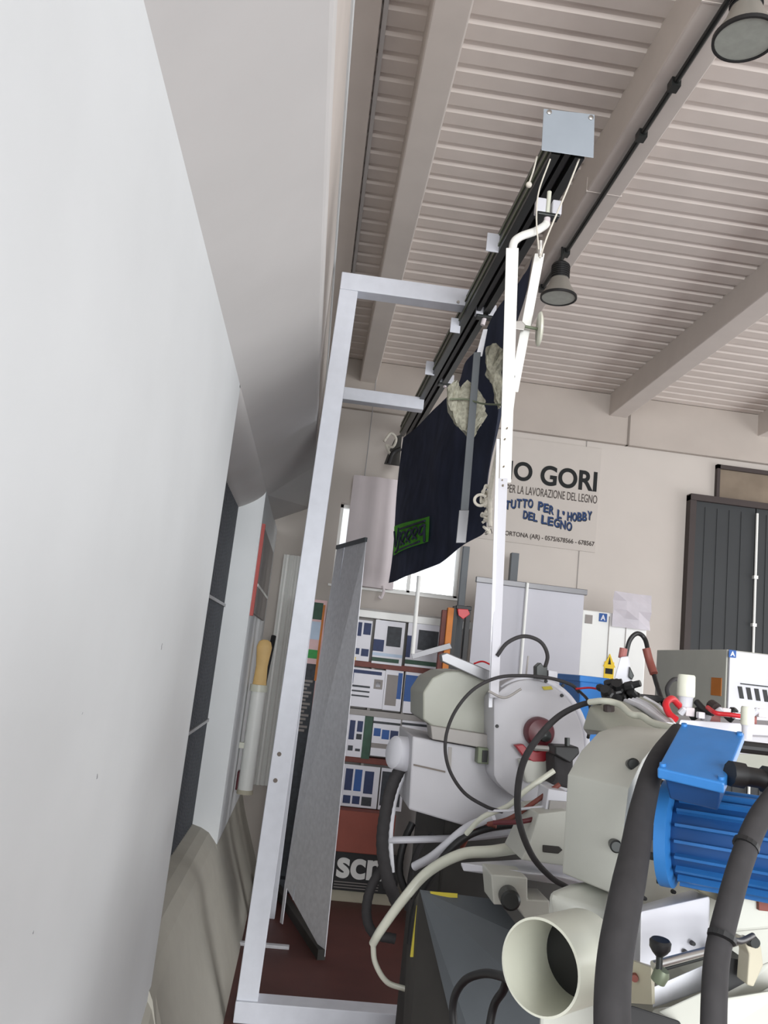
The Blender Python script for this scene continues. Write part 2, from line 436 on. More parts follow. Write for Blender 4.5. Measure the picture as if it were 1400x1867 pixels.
base = [(915, 929), (945, 925), (972, 925), (980, 928), (1008, 938), (1018, 944), (1030, 948), (1050, 950), (1065, 949), (1090, 944)]
wavy('TUTTO', (920, 972), base, 16); wavy('PER', (980, 1010), base, 16); wavy("L'HOBBY", (1015, 1079), base, 16)
base = [(945, 942), (1050, 970)]
wavy('DEL', (953, 980), base, 15); wavy('LEGNO', (986, 1043), base, 16)
line('VIA DELLA LE CORTONA (AR) - 0575/678566 - 678567', (850, 968), (1083, 1000), (850, 957), 'inkbrown', .015)

# ================================================================== BACK OF THE ROOM
# roll-up screen with a grey rail and a white rod
YB = 6.4
t = thing('display_stand', 'pale blank roll-up screen with grey top rail behind the round saw guard', 'banner stand', at(965, 1240, YB))
a = at(867, 1062, YB); b = at(1070, 1076, YB)
a.z = b.z = (a.z + b.z) / 2 
obj('screen', box((a.x + .01, YB, .05), (b.x - .02, YB + .004, a.z)), 'banner', t)
obj('top_rail', box((a.x, YB - .02, a.z - .02), (b.x, YB + .02, a.z + .025), .004), 'bannerbar', t)
r0 = at(963, 1060, YB - .05)
obj('support_rod', cyl((r0.x - .005, YB - .05, .05), (r0.x, YB - .03, a.z + .02), .012), 'whiteenamel', t)
obj('base', box((a.x, YB - .12, 0), (b.x, YB + .12, .06), .01), 'bannerbar', t)
# dark uprights
def post(p0, p1, Y, w, nm, m, lab, cat):
    A = at(*p0, Y); B = at(*p1, Y)
    return tag(obj(nm, box((A.x - w / 2, Y, 0), (A.x + w / 2, Y + w, A.z), .004), m), lab, cat)
P = at(940, 1008, 7.2); post((940, 1008), (934, 1250), 7.2, .07, 'steel_post', 'slate', 'short dark grey post rising behind the blank roll-up screen', 'post')
P = at(851, 996, 6.6); post((851, 996), (840, 1240), 6.6, .055, 'steel_post', 'slate', 'dark grey post standing right of the bright window under the cloth', 'post')
t = thing('clamp_rack', 'narrow rack of an orange and black bars with a red clamp beside the brochures', 'rack', at(835, 1230, 6.3))
a = at(824, 1108, 6.3); obj('wooden_bar', box((a.x - .03, 6.3, 0), (a.x + .02, 6.36, a.z), .004), 'orange', t)
a = at(812, 1112, 6.32); obj('side_bar', box((a.x - .02, 6.33, 0), (a.x + .02, 6.39, a.z), .003), 'wood', t)
for k, px in enumerate((833, 856)):
    a = at(px, 1105, 6.3); obj('upright', box((a.x - .022, 6.3, 0), (a.x + .014, 6.37, a.z), .003), 'black', t)
a = at(832, 1103, 6.29); b = at(860, 1107, 6.29); obj('cross_bar', box((a.x, 6.28, a.z - .03), (b.x, 6.34, a.z), .003), 'black', t)
clamp_rack = t
a = at(843, 1118, 6.25); obj('clamp', hull([a + Vector((x, y_, z)) for x, y_, z in ((-.04, 0, .03), (.04, 0, .035), (.06, 0, 0), (.01, 0, -.045), (-.03, 0, -.02), (-.04, .05, .03), (.04, .05, .03), (.01, .05, -.04))], .004), 'red', t)
# electrical cabinet, stickers, foil
YC = 6.5
t = thing('electrical_cabinet', 'tall white electrical cabinet with blue sticker and yellow warning label', 'cabinet', at(1120, 1270, YC))
a = at(1062, 1112, YC); b = at(1180, 1130, YC); zt = at(1118, 1118, YC).z
obj('body', box((a.x, YC, .1), (b.x, YC + .3, zt), .008), 'whiteenamel', t)
c0 = at(1110, 1130, YC); bm = bmesh.new()
obj('door_seam', box((c0.x, YC - .004, .2), (c0.x + .006, YC, zt - .03)), 'ptgrey', t)
c0 = at(1141, 1130, YC); obj('door_seam', box((c0.x, YC - .004, .2), (c0.x + .006, YC, zt - .03)), 'ptgrey', t)
c = at(1099, 1126, YC); st = obj('sticker', box((c.x - .033, YC - .005, c.z - .033), (c.x + .033, YC, c.z + .033)), 'ptblue', t)
bm = text_bm('A', c.x - .02, c.x + .02, c.z - .022, c.z + .022, YC - .005, .002, .03); obj('sticker_mark', bm, 'paper', st)
c = at(1073, 1129, YC); obj('grey_plate', box((c.x - .03, YC - .006, c.z - .035), (c.x + .03, YC, c.z + .035)), 'ptgrey', t)
c = at(1110, 1216, YC); wl = obj('warning_label', box((c.x - .04, YC - .006, c.z - .09), (c.x + .04, YC - .001, c.z + .04)), 'warn', t)
bm = bmesh.new(); add_prism(bm, [(c.x - .05, YC - .008, c.z + .0), (c.x + .05, YC - .008, c.z + .0), (c.x, YC - .008, c.z + .105)], (0, .004, 0)); obj('warning_triangle', bm, 'warn', wl)
bm = bmesh.new(); add_prism(bm, [(c.x - .012, YC - .011, c.z + .02), (c.x + .012, YC - .011, c.z + .02), (c.x, YC - .011, c.z + .08)], (0, .003, 0)); obj('warning_symbol', bm, 'ink', wl); bm = bmesh.new(); add_box(bm, (c.x - .03, YC - .010, c.z - .055), (c.x + .03, YC - .006, c.z - .012)); obj('warning_print', bm, 'ink', wl)
bm = bmesh.new(); nx, nz = 3, 4
YP = YC - .03; A = at(1117, 1078, YP); B = at(1183, 1150, YP); g = []
for i in range(nx + 1):
    g.append([bm.verts.new((A.x + (B.x - A.x) * i / nx, YP - random.uniform(0, .05), A.z + (B.z - A.z) * j / nz)) for j in range(nz + 1)])
for i in range(nx):
    for j in range(nz): bm.faces.new((g[i][j], g[i + 1][j], g[i + 1][j + 1], g[i][j + 1]))
bmesh.ops.solidify(bm, geom=bm.faces[:], thickness=.002)
tag(obj('plastic_sheet', bm, 'plasticfoil'), 'crumpled glossy clear plastic sheet taped over the top right of the white electrical cabinet', 'plastic sheet')
# blue bin
a = at(1058, 1233, 4.6)
t = thing('blue_bin', 'bright blue bin seen behind the right edge of the round saw guard', 'bin', at(1085, 1300, 4.6))
obj('body', hull([Vector((a.x + dx, 4.6 + dy, z)) for z, s_ in ((a.z, 0), (.5, .06)) for dx in (s_, .165) for dy in (s_, .4 - s_)], .01), 'binblue', t)
obj('rim', box((a.x - .006, 4.592, a.z - .03), (a.x + .17, 5.015, a.z + .006), .006), 'binblue', t)

# pale hanging sheet in front of the window
a = at(645, 866, 7.35); b = at(716, 1080, 7.35)
bm = bmesh.new(); n = 14; front = []; back = []
for i in range(n + 1):
    u = i / n; x = a.x + .0 + (b.x - a.x) * u; dy = .04 * math.sin(u * math.pi) + .008 * math.sin(u * 17)
    front.append((x, 7.35 - dy)); back.append((x, 7.35 + .02 + dy))
pts = front + back[::-1]
add_prism(bm, [(x, yy, b.z + .02) for x, yy in pts], (0, 0, a.z - b.z - .02)); bevel(bm, .01, 2, 60)
t = thing('hanging_sheet', 'pale pinkish sheet hanging before the window, left of the navy cloth', 'sheet', (a.x, 7.35, b.z))
obj('fabric', bm, 'pinkgrey', t, smooth=True)
obj('hanger', cyl((a.x + .1, 7.35, a.z - .05), (a.x + .1, 7.35, H), .004), 'bar_grey', t)
c = at(697, 1082, 7.3); obj('hook', tube([c + Vector((0, 0, .07)), c + Vector((.01, 0, .02)), c + Vector((-.005, 0, -.04)), c + Vector((-.03, 0, -.03))], .012), 'pinkgrey', t)

# ---------------------------------------------------------- brochure rack
YR = 6.85
def rx(px, py=1250): return at(px, py, YR).x
def rz(py, px=700): return at(px, py, YR).z
rk = thing('brochure_rack', 'wide brochure rack with brown rails below the bright window', 'rack', at(720, 1640, YR))
X0 = rx(590); XE = rx(850)
obj('back_board', box((X0, YR + .06, 0), (XE, YR + .09, rz(1112))), 'shelfgrey', rk)
obj('top_board', box((X0, YR - .06, rz(1130)), (XE, YR + .1, rz(1117)), .003), 'whiteenamel', rk)
for py, m in ((1212, 'wood'), (1300, 'shelfgrey'), (1386, 'wood')):
    z = rz(py); obj('shelf_rail', box((X0, YR - .05, z - .035), (XE, YR + .06, z + .012), .003), m, rk)
obj('plinth', box((X0, YR - .08, .0), (XE, YR + .06, rz(1625)), .004), 'machinebeige', rk)
bm = bmesh.new()
for px in (601, 676, 738, 830): x = rx(px); add_box(bm, (x - .012, YR - .03, .1), (x + .012, YR + .06, rz(1130)))
obj('upright', bm, 'shelfgrey', rk)
def leaflet(pxa, pxb, pya, pyb, patches, lab, m='paper', Y=None, nm='brochure', cat='brochure', grp='brochures on the rack'):
    Y = Y or YR - .055
    px = (pxa + pxb) / 2
    x0 = at(pxa, (pya + pyb) / 2, Y).x; x1 = at(pxb, (pya + pyb) / 2, Y).x; z1 = at(px, pya, Y).z; z0 = at(px, pyb, Y).z
    lean = .02
    bm = bmesh.new(); add_box(bm, (x0, Y - .004, z0), (x1, Y, z1)); ms = []
    for u0, v0, u1, v1, pm in patches:
        if pm not in ms: ms.append(pm)
        add_box(bm, (x0 + (x1 - x0) * u0, Y - .0062, z1 + (z0 - z1) * v1), (x0 + (x1 - x0) * u1, Y - .004, z1 + (z0 - z1) * v0), ms.index(pm) + 1)
    for v in bm.verts: v.co.y += lean * (v.co.z - z0) / (z1 - z0)
    o = obj(nm, bm, m, extra=ms); tag(o, lab, cat, grp); return o
leaflet(642, 676, 1130, 1205, [(.1, .06, .45, .4, 'ptnavy'), (.55, .06, .95, .35, 'ptnavy'), (.1, .7, .45, .85, 'ptnavy'), (.55, .7, .95, .88, 'ptnavy'), (.0, .92, .3, 1, 'warn')], 'white brochure with four navy squares, top row of the rack')
leaflet(681, 736, 1132, 1212, [(.0, .45, .35, .72, 'ptnavy'), (.42, .12, .9, .58, 'ptdark'), (0, .75, 1, .82, 'ptsky'), (0, .86, .9, .95, 'ptdkgreen')], 'brochure with dark machine picture over pale blue stripe, middle of the top row')
leaflet(741, 808, 1138, 1218, [(.3, .14, .85, .6, 'ptdark'), (0, .3, .12, .8, 'ptnavy'), (0, .85, .9, .95, 'ptdkgreen')], 'brochure with dark picture behind the thin white pole, right of the top row')
leaflet(636, 700, 1219, 1290, [(0, .05, .9, .14, 'ptnavy'), (0, .14, .1, .42, 'ptnavy'), (0, .45, .6, .5, 'ptdark'), (0, .58, .6, .62, 'ptdark'), (0, .7, .6, .74, 'ptdark'), (.7, .25, .95, .5, 'ptgrey'), (.76, .31, .89, .44, 'paper')], 'white brochure with dark ruled lines, left of the second row')
leaflet(700, 733, 1222, 1296, [(.1, .12, .72, .88, 'ptgrey'), (.72, .05, .96, .7, 'ptblue')], 'brochure with plain grey block and blue edge, second row')
leaflet(737, 778, 1226, 1302, [(0, .08, .75, .72, 'ptblue'), (.35, .3, .75, .7, 'ptdark'), (.45, .2, .8, .35, 'paper')], 'blue brochure next to the olive machine hood, second row')
leaflet(632, 662, 1303, 1380, [(.12, .14, .45, .6, 'ptnavy'), (.58, .14, .92, .4, 'ptnavy'), (.58, .45, .92, .58, 'ptdark'), (.15, .74, .45, .86, 'ptdark'), (.6, .8, .9, .86, 'ptdark')], 'white brochure with narrow navy columns, left of the third row')
leaflet(678, 728, 1308, 1380, [(0, .12, 1, .18, 'ptdark'), (.05, .3, .3, .5, 'ptblue'), (.35, .32, .62, .56, 'ptblue'), (.66, .32, .95, .6, 'ptnavy'), (0, .68, .9, .8, 'ptgrey')], 'magazine with a row of small blue pictures, middle of the third row')
leaflet(730, 790, 1314, 1388, [(0, .08, .8, .14, 'ptdark'), (.1, .4, .6, .5, 'ptgrey')], 'nearly blank white magazine, right end of the third row')
leaflet(622, 690, 1396, 1472, [(.08, .1, .28, .62, 'ptnavy'), (.33, .1, .53, .62, 'ptblue'), (.6, .12, .85, .66, 'ptnavy'), (.08, .74, .28, .93, 'ptnavy'), (.33, .74, .53, .93, 'ptnavy'), (.58, .74, .85, .95, 'ptdark')], 'white sheet with a grid of six navy pictures, lowest row of the rack')
leaflet(692, 735, 1402, 1478, [(.05, .08, .9, .9, 'ptdark'), (.4, .4, .6, .5, 'paper')], 'dark sheet half hidden by the black hose, lowest row of the rack')
leaflet(662, 677, 1303, 1384, [(.05, .03, .95, .85, 'ptdkgreen')], 'dark green brochure spine standing in the third row', 'ptdkgreen')
# terracotta box and black sign
t = tag(obj('storage_box', box((rx(600, 1500), YR - .20, rz(1550)), (rx(715, 1500), YR - .035, rz(1476)), .006), 'terracotta'), 'terracotta red box on the bottom of the brochure rack', 'box')
t = thing('floor_sign', 'black sign with white letters scm on the floor under the red box', 'sign', at(650, 1620, YR - .12))
x0, x1, z0, z1 = rx(598, 1580), rx(724, 1580), rz(1622), rz(1551)
obj('panel', box((x0, YR - .13, z0), (x1, YR - .11, z1), .002), 'black', t)
obj('lettering', text_bm('scm', rx(612, 1580), rx(712, 1580), rz(1600), rz(1563), YR - .131, .004, .03), 'whiteenamel', t)
bm = bmesh.new()
for k in range(3): z = rz(1606 + k * 5); add_box(bm, (rx(610, 1580), YR - .134, z - .006), (rx(690, 1580), YR - .13, z))
obj('small_print', bm, 'ptgrey', t)

# colourful banner left of the leaning panel
YL = 6.95
t = thing('pull_up_banner', 'tall banner with green top picture and striped dark text, behind the frame post', 'banner stand', at(555, 1400, YL))
def lx(px, py): return at(px, py, YL).x
x0 = at(520, 1250, YL).x; x1 = at(578, 1250, YL).x
def Z(py, px=565): return at(px, py, YL).z
obj('sheet', box((x0, YL, .1), (x1, YL + .005, Z(1092))), 'ptpink', t)
for nm, a_, b_, m in (('picture', 1097, 1128, 'ptdkgreen'), ('picture', 1132, 1165, 'ptsky'), ('picture', 1184, 1200, 'ptgreen'), ('text_block', 1210, 1236, 'ptdark')):
    obj(nm, box((x0 + .0, YL - .003, Z(b_)), (x1 - .03, YL, Z(a_))), m, t)
bm = bmesh.new(); bm2 = bmesh.new()
add_box(bm2, (x0, YL - .002, .1), (x1 - .02, YL, Z(1236)))
for k in range(14):
    z = Z(1240 + k * 7); add_box(bm, (x0 + .01, YL - .005, z - .018), (x1 - .04 - .02 * (k % 3), YL - .002, z))
obj('background', bm2, 'ptdark', t); obj('text_block', bm, 'ptgrey', t)
obj('side_stripe', box((x1 - .03, YL - .003, Z(1240)), (x1 - .012, YL, Z(1100))), 'orange', t)
obj('base', box((x0 - .02, YL - .1, 0), (x1 + .02, YL + .1, .1), .01), 'ptdark', t)

# leaning / standing long grey panel
a0 = Vector((.0357, 7.1, 0)); 
PB = at(593, 1743, 5.5); PC = at(520, 1612, 6.08); PT = at(668, 988, 5.5); PD = at(615, 1002, 6.08)
PB.z = 0.02; PF = at(505, 1640, 6.9); PF.z = 0
t = thing('partition_panel', 'tall grey metal panel standing on edge between the frame posts', 'panel', PB)
nv = Vector((-(PC - PB).y, (PC - PB).x, 0)).normalized() * .005
bm = bmesh.new(); add_prism(bm, [PB, PC, PD, PT], nv); obj('panel', bm, 'galv', t)
bm = bmesh.new(); add_prism(bm, [PT - nv, PD - nv, PD - nv + Vector((0, 0, .03)), PT - nv + Vector((0, 0, .03))], nv * 4); obj('top_rail', bm, 'slate', t)
q0, q1, r0_, r1_ = PC.lerp(PB, .22), PC.lerp(PB, .24), PD.lerp(PT, .26), PD.lerp(PT, .29)
bm = bmesh.new(); add_prism(bm, [q0 + nv, q1 + nv, r1_ + nv, r0_ + nv], nv * .6); obj('fold_strip', bm, 'alu', t)
fd = (PF - PB); fd.z = 0; fn = Vector((-fd.y, fd.x, 0)).normalized()
bm = bmesh.new(); b0_ = Vector((PB.x, PB.y, 0)); add_prism(bm, [b0_ + fn * .0, b0_ + fd, b0_ + fd + Vector((0, 0, .06)), b0_ + Vector((0, 0, .06))], fn * .05); obj('foot_rail', bm, 'darkbase', t)
bm = bmesh.new(); add_prism(bm, [PC, PC.lerp(PB, .06), Vector((PC.lerp(PB, .06).x, PC.lerp(PB, .06).y, .02)), Vector((PC.x, PC.y, .02))], nv); obj('leg', bm, 'galv', t)
tag(obj('floor_bar', box((-.2, 5.62, .0), (.12, 5.66, .02), .003), 'galv'), 'thin pale bar lying on the red floor by the grey panel foot', 'bar')

# ================================================================== LEFT WALL THINGS
t = thing('red_sign_board', 'small panel with a red left edge hung on the left wall beyond the dark window', 'sign', (X1, 6.2, EYE + .25))
def lw(px, py, x=X1 + .0):
    w = MR @ Vector((px - 700, 933.5 - py, -F)); w = w * (x / w.x); return Vector((w.x, w.y, w.z + EYE))
q = [lw(484, 992), lw(504, 1034), lw(489, 1116), lw(466, 1115)]
ys = [v.y for v in q]; ya, yb = 5.55, 7.0
za, zb_ = EYE + .2, EYE + .82
obj('board', box((X1, ya + .02, za + .02), (X1 + .02, yb, zb_ - .02), .002), 'ptgrey', t)
bm = bmesh.new(); add_box(bm, (X1, ya, za), (X1 + .022, ya + .05, zb_)); obj('frame', bm, 'redframe', t)
obj('divider', box((X1 + .02, ya + .07, za + .20), (X1 + .024, yb, za + .22)), 'whiteenamel', t)
# wall tube with tan brush on it, black cane
c = at(487, 1250, 6.35); e = at(466, 1444, 6.35)
ct = Vector((X1 + .085, 6.35, c.z)); ce = Vector((X1 + .085, 6.35, e.z))
t = thing('wall_tube', 'white upright tube fixed on the left wall behind the frame post', 'tube', ce)
obj('tube', cyl(ce, ct, .055), 'whiteenamel', t, smooth=True)
obj('collar', lathe([(-.0, .058), (-.0, .066), (-.05, .066), (-.05, .058)], ct, (0, 0, 1), closed=True), 'pvc', t, smooth=True)
obj('end_cap', cyl(ce - Vector((0, 0, .02)), ce + Vector((0, 0, .01)), .06), 'machinebeige', t, smooth=True)
obj('wall_bracket', box((X1 - .005, 6.33, ce.z + .3), (X1 + .04, 6.37, ce.z + .34)), 'pvc', t)
b0 = at(492, 1246, 6.3); b0 = Vector((ct.x, 6.35, ct.z)); hgt = .33
bm = lathe([(-.0, .052), (.02, .050), (.14, .044), (.22, .052), (.28, .058), (.32, .045), (.335, .02)], b0 + Vector((0, 0, .0)), (.0, 0, 1), seg=24)
for v in bm.verts: v.co.y = b0.y + (v.co.y - b0.y) * .5
tag(obj('wooden_last', bm, 'tan', smooth=True), 'tan rounded wooden piece standing on top of the white wall tube', 'wooden piece')
bm = tube([at(499, 1160, 7.2), at(470, 1300, 6.9), at(452, 1400, 6.9)], .022, smooth=False)
for v in bm.verts: v.co.x = max(v.co.x, X1 + .002)
tag(obj('black_cane', bm, 'black'), 'long black bar leaning on the left wall behind the white tube', 'bar')
c = at(457, 1424, 6.6); c.x = X1 + .05
tag(obj('hand_grip', box(c - Vector((.05, .05, .07)), c + Vector((.05, .05, .07)), .01), 'redknob'), 'dark red block on the left wall by the foot of the white tube', 'block')
# folded white curtain by the far corner
bm = bmesh.new(); prof = []
x0 = at(520, 1100, 7.3).x - .07
for i in range(15): prof.append((x0 + i * .014, 7.38 + .010 * math.sin(i * 1.9)))
pts = prof + [(x, yy + .012) for x, yy in prof[::-1]]
z0_, z1_ = .7, at(530, 1010, 7.3).z
add_prism(bm, [(x, yy, z0_) for x, yy in pts], (0, 0, z1_ - z0_))
tag(obj('curtain', bm, 'whiteenamel', smooth=True), 'narrow pale folded curtain in the far left corner of the room', 'curtain')

# ================================================================== GANTRY FRAME
YF = 4.55
def gantry(name, Y, plabel, pb, pt_, full):
    B = at(*pb, Y); T = at(*pt_, Y)
    t = thing(name, plabel, 'frame', (B.x, Y, 0))
    w = .108
    # upright slightly out of plumb
    bm = hull([Vector((B.x + s * w / 2, Y + q_ * w, 0)) for s in (-1, 1) for q_ in (0, 1)] + [Vector((T.x + s * w / 2, Y + q_ * w, T.z - .105)) for s in (-1, 1) for q_ in (0, 1)], .004)
    obj('upright', bm, 'alu', t)
    return t, B, T, w
t, B, T, w = gantry('gantry_frame', YF, 'nearest tall white metal frame of square tube with crossbeam carrying the rail', (445, 1861), (640, 498), True)
J = at(852, 540, YF)
obj('crossbeam', hull([Vector((x, YF + q_ * w, z)) for (x, z) in ((T.x - w / 2, T.z + .002), (J.x + .10, J.z + .045), (J.x + .10, J.z - .06), (T.x - w / 2, T.z - .105)) for q_ in (0, 1)], .004), 'alu', t)
obj('bottom_rail', box((B.x - w / 2, YF - .02, 0), (1.6, YF + w, .10), .004), 'alu', t)
bm = bmesh.new()
for px, py in ((509, 1375), (502, 1423)):
    c = at(px, py, YF); add_lathe(bm, [(0, .012), (.004, .010)], c, (0, -1, 0), seg=10)
obj('bolt', bm, 'seam', t)
bm = bmesh.new(); c = at(835, 551, YF); add_lathe(bm, [(0, .010), (.01, .008)], c, (0, -1, 0), seg=10); obj('bolt', bm, 'steel', t)
Y2 = 6.2
T2 = at(628, 700, Y2); J2 = at(762, 728, Y2)
t = thing('gantry_frame', 'farther white metal frame with lower crossbeam, its post hidden behind the nearer one', 'frame', (T2.x, Y2, 0))
obj('upright', box((T2.x - .12, Y2, 0), (T2.x - .02, Y2 + .1, T2.z), .004), 'alu', t)
obj('crossbeam', box((T2.x - .12, Y2, (T2.z + J2.z) / 2 - .10), (J2.x + .05, Y2 + .1, (T2.z + J2.z) / 2 + .0), .004), 'alu', t)

# rail running along the room
RN = at(1035, 285, 2.92); RF = at(740, 800, 7.35)
zR = RN.z
RF2 = Vector((RN.x * .93 + RF.x * .07, 7.35, zR - .1))
RF = at(742, 797, 7.35)
t = thing('suspension_rail', 'long dark aluminium overhead rail running away from its grey square end cap', 'rail', RN)
def along(s, dx=0, dz=0): return RN.lerp(RF, s) + Vector((dx, 0, dz))
def sect(pr, s0, s1):
    bm = bmesh.new(); a_ = [along(s0, x, z) for x, z in pr]; b_ = [along(s1, x, z) for x, z in pr]
    va = [bm.verts.new(p_) for p_ in a_]; vb = [bm.verts.new(p_) for p_ in b_]; n = len(pr)
    bm.faces.new(va); bm.faces.new(vb[::-1])
    for i in range(n): bm.faces.new((va[i], vb[i], vb[(i + 1) % n], va[(i + 1) % n]))
    return bm
obj('rail_body', sect([(-.068, 0), (-.030, 0), (-.030, .04), (.030, .04), (.030, 0), (.068, 0), (.068, .13), (-.068, .13)], 0, 1), 'darkalu', t)
obj('track', sect([(-.012, .01), (.012, .01), (.012, .035), (-.012, .035)], 0, 1), 'black', t)
obj('side_lip', sect([(-.074, .03), (-.066, .03), (-.066, .045), (-.074, .045)], 0, 1), 'greenpipe', t)
obj('side_lip', sect([(-.074, .09), (-.066, .09), (-.066, .10), (-.074, .10)], 0, 1), 'greenpipe', t)
cp = obj('end_cap', hull([at(x, y_, Y_) for x, y_, Y_ in ((991, 198, 2.88), (1084, 209, 2.88), (1082, 288, 2.88), (987, 274, 2.88), (991, 198, 2.89), (1084, 209, 2.89), (1082, 288, 2.89), (987, 274, 2.89))], .0015), 'plate', t)
for px, py in ((1001, 205), (1077, 215)):
    c = at(px, py, 2.88); obj('screw', lathe([(0, .011), (.005, .010), (.007, .004)], c, (0, -1, 0), seg=14), 'steel', cp, smooth=True)
# hanger plates on the left of the rail
for k, (px, py, Y_, h_) in enumerate(((897, 438, 3.75, 34), (829, 590, 4.7, 26), (783, 668, 5.6, 24), (755, 738, 6.3, 18))):
    c = at(px, py, Y_); s_ = h_ / 1500 * Y_
    bm = hull([c + Vector((x, y_, z)) for x in (-s_ * .3, s_ * .45) for y_ in (0, .008) for z in (-s_ * .7, s_ * .45)], .001)
    obj('hanger_plate', bm, 'alu', t)
# trolleys
def trolley(px, py, Y, lab, link):
    c = at(px, py, Y); t = thing('rail_trolley', lab, 'trolley', c, 'trolleys hanging from the rail')
    q_ = 1.25 if Y > 4 else 1.1
    for sx_ in (-1, 1):
        obj('roller_block', box(c + Vector((sx_ * .030 - .018, -.02, -.028)) * q_, c + Vector((sx_ * .030 + .018, .02, .028)) * q_, .004), 'machinelight', t)
    obj('clevis', box(c + Vector((-.042, -.022, -.040)) * q_, c + Vector((.042, .022, -.028)) * q_, .003), 'darkalu', t)
    obj('pin', cyl(c + Vector((0, 0, -.03)), c + Vector((0, 0, .075)), .009), 'pvc', t)
    obj('link', cyl(c + Vector((0, 0, -.035)), c + Vector(link), .013), 'pinkgrey', t)
trolley(999, 380, 3.05, 'small steel trolley nearest the square end cap, above the hooked white pole', (.0, 0, -.07))
trolley(885, 567, 4.5, 'small steel trolley in the middle of the rail', (-.01, 0, -.09))
trolley(812, 692, 5.8, 'small steel trolley near the far end of the rail', (-.0, 0, -.06))
# far end bracket clutter
c = at(718, 806, 7.2); t = thing('end_bracket', 'dark rough bracket at the far end of the overhead rail', 'bracket', c)
obj('plate', hull([at(x, y_, Y_) for x, y_ in ((722, 795), (733, 792), (728, 850), (700, 846), (706, 830)) for Y_ in (7.2, 7.25)]), 'darkbase', t)
obj('rope_tuft', ptube([(700, 805, 7.2), (712, 790, 7.2), (722, 800, 7.2), (716, 815, 7.2), (704, 812, 7.2), (712, 830, 7.2)], .012), 'rope', t)
obj('lever', ptube([(708, 846, 7.15), (716, 826, 7.15), (731, 818, 7.15)], .02), 'black', t)
# suspension cords from the end cap
def cord(pix, r, m, lab, nm='cord', cat='cord', grp=None):
    return tag(obj(nm, ptube(pix, r), m, smooth=True), lab, cat, grp)
cord([(979, 285, 2.95), (972, 312, 2.97), (964, 335, 3.0)], .0035, 'rope', 'short white cord ending in a knot at the left of the rail end')
bm = bmesh.new(); bmesh.ops.create_icosphere(bm, subdivisions=2, radius=.013); bmesh.ops.translate(bm, verts=bm.verts, vec=at(964, 337, 3.0)); tag(obj('knot', bm, 'rope', smooth=True), 'white knot at the end of the short cord left of the rail', 'knot')
cord([(1003, 290, 2.92), (982, 350, 2.95), (978, 400, 2.98), (982, 455, 3.0)], .003, 'rope', 'thin white cord from the end cap down to the slim pole top')
cord([(1056, 290, 2.92), (1030, 355, 2.95), (1000, 425, 2.99), (984, 470, 3.0)], .0035, 'rope', 'pale cord hanging on the right side of the rail end cap')

# ================================================================== POLES AND HANGING CLOTH
t = thing('hooked_pole', 'long white pole with bent top hooked to the rail, worn paint', 'pole', at(905, 1290, 2.66))
obj('pole', ptube([(997, 406, 3.05), (992, 412, 3.05), (975, 422, 3.03), (950, 431, 3.01), (937, 442, 3.0), (934, 462, 3.0)], .0165, n=6), 'polewhite', t, smooth=True)
def strip(pa, pb_, Y, wpx_a, wpx_b, th, m, parent, nm, bv=.002, YB=None):
    YB = YB or Y
    bm = hull([at(pa[0] + s_ * wpx_a / 2, pa[1], Y_) for s_ in (-1, 1) for Y_ in (Y, Y + th)] + [at(pb_[0] + s_ * wpx_b / 2, pb_[1], Y_) for s_ in (-1, 1) for Y_ in (YB, YB + th)], bv)
    return obj(nm, bm, m, parent)
strip((934, 452), (921, 880), 2.98, 23, 21, .035, 'polewhite', t, 'upper_tube')
strip((917, 872), (901, 1272), 2.97, 17, 16, .03, 'machinelight', t, 'lower_tube', YB=2.65)
strip((908, 800), (894, 1290), 2.985, 6, 7, .03, 'galv', t, 'edge_strip', YB=2.66)
bm = bmesh.new()
for px, py, s_ in ( (925, 780, 4), (921, 800, 4), (919, 850, 4), (917, 885, 6), (916, 875, 4), (913, 980, 4), (909, 1010, 3), (908, 1060, 4), (905, 1110, 3), (906, 1165, 3)):
    c = at(px, py, 2.965 if py < 872 else 2.962 - .32 * (py - 872) / 400); a_ = s_ / 1500 * 1.6
    add_box(bm, c - Vector((a_ * .4, .001, a_ * .6)), c + Vector((a_ * .4, .012, a_ * .6)))
obj('rust_spot', bm, 'rust', t)
t = thing('slim_pole', 'slimmer white pole slanting behind the hooked pole, joined at its foot', 'pole', at(915, 960, 3.1))
strip((984, 462), (936, 715), 3.05, 18, 17, .02, 'polewhite', t, 'upper_tube'); strip((934, 715), (912, 905), 3.05, 12, 9, .02, 'polewhite', t, 'lower_tube')
obj('ferrule', ptube([(985, 440, 3.05), (984, 470, 3.06)], .014, smooth=False), 'steel', t)
bm = bmesh.new(); c = at(935, 687, 3.04); add_lathe(bm, [(0, .008), (.006, .007)], c, (0, -1, 0), seg=10); obj('bolt', bm, 'black', t)
# disc on an arm
c = at(982, 600, 3.02); t = thing('suction_disc', 'pale round disc seen edge-on, fixed by a short rod to the poles', 'disc', c)
obj('disc', lathe([(-.004, .062), (0, .068), (.006, .068), (.012, .05), (.014, .02)], c, Vector((1, -.12, .05)), seg=32), 'pvc', t, smooth=True)
obj('rod', ptube([(942, 592, 3.02), (980, 600, 3.02)], .006, smooth=False), 'greenpipe', t)
bm = hull([at(x, y_, Y_) for x, y_ in ((936, 586), (950, 584), (958, 592), (956, 602), (940, 600)) for Y_ in (3.0, 3.04)], .002); obj('clamp', bm, 'steel', t)
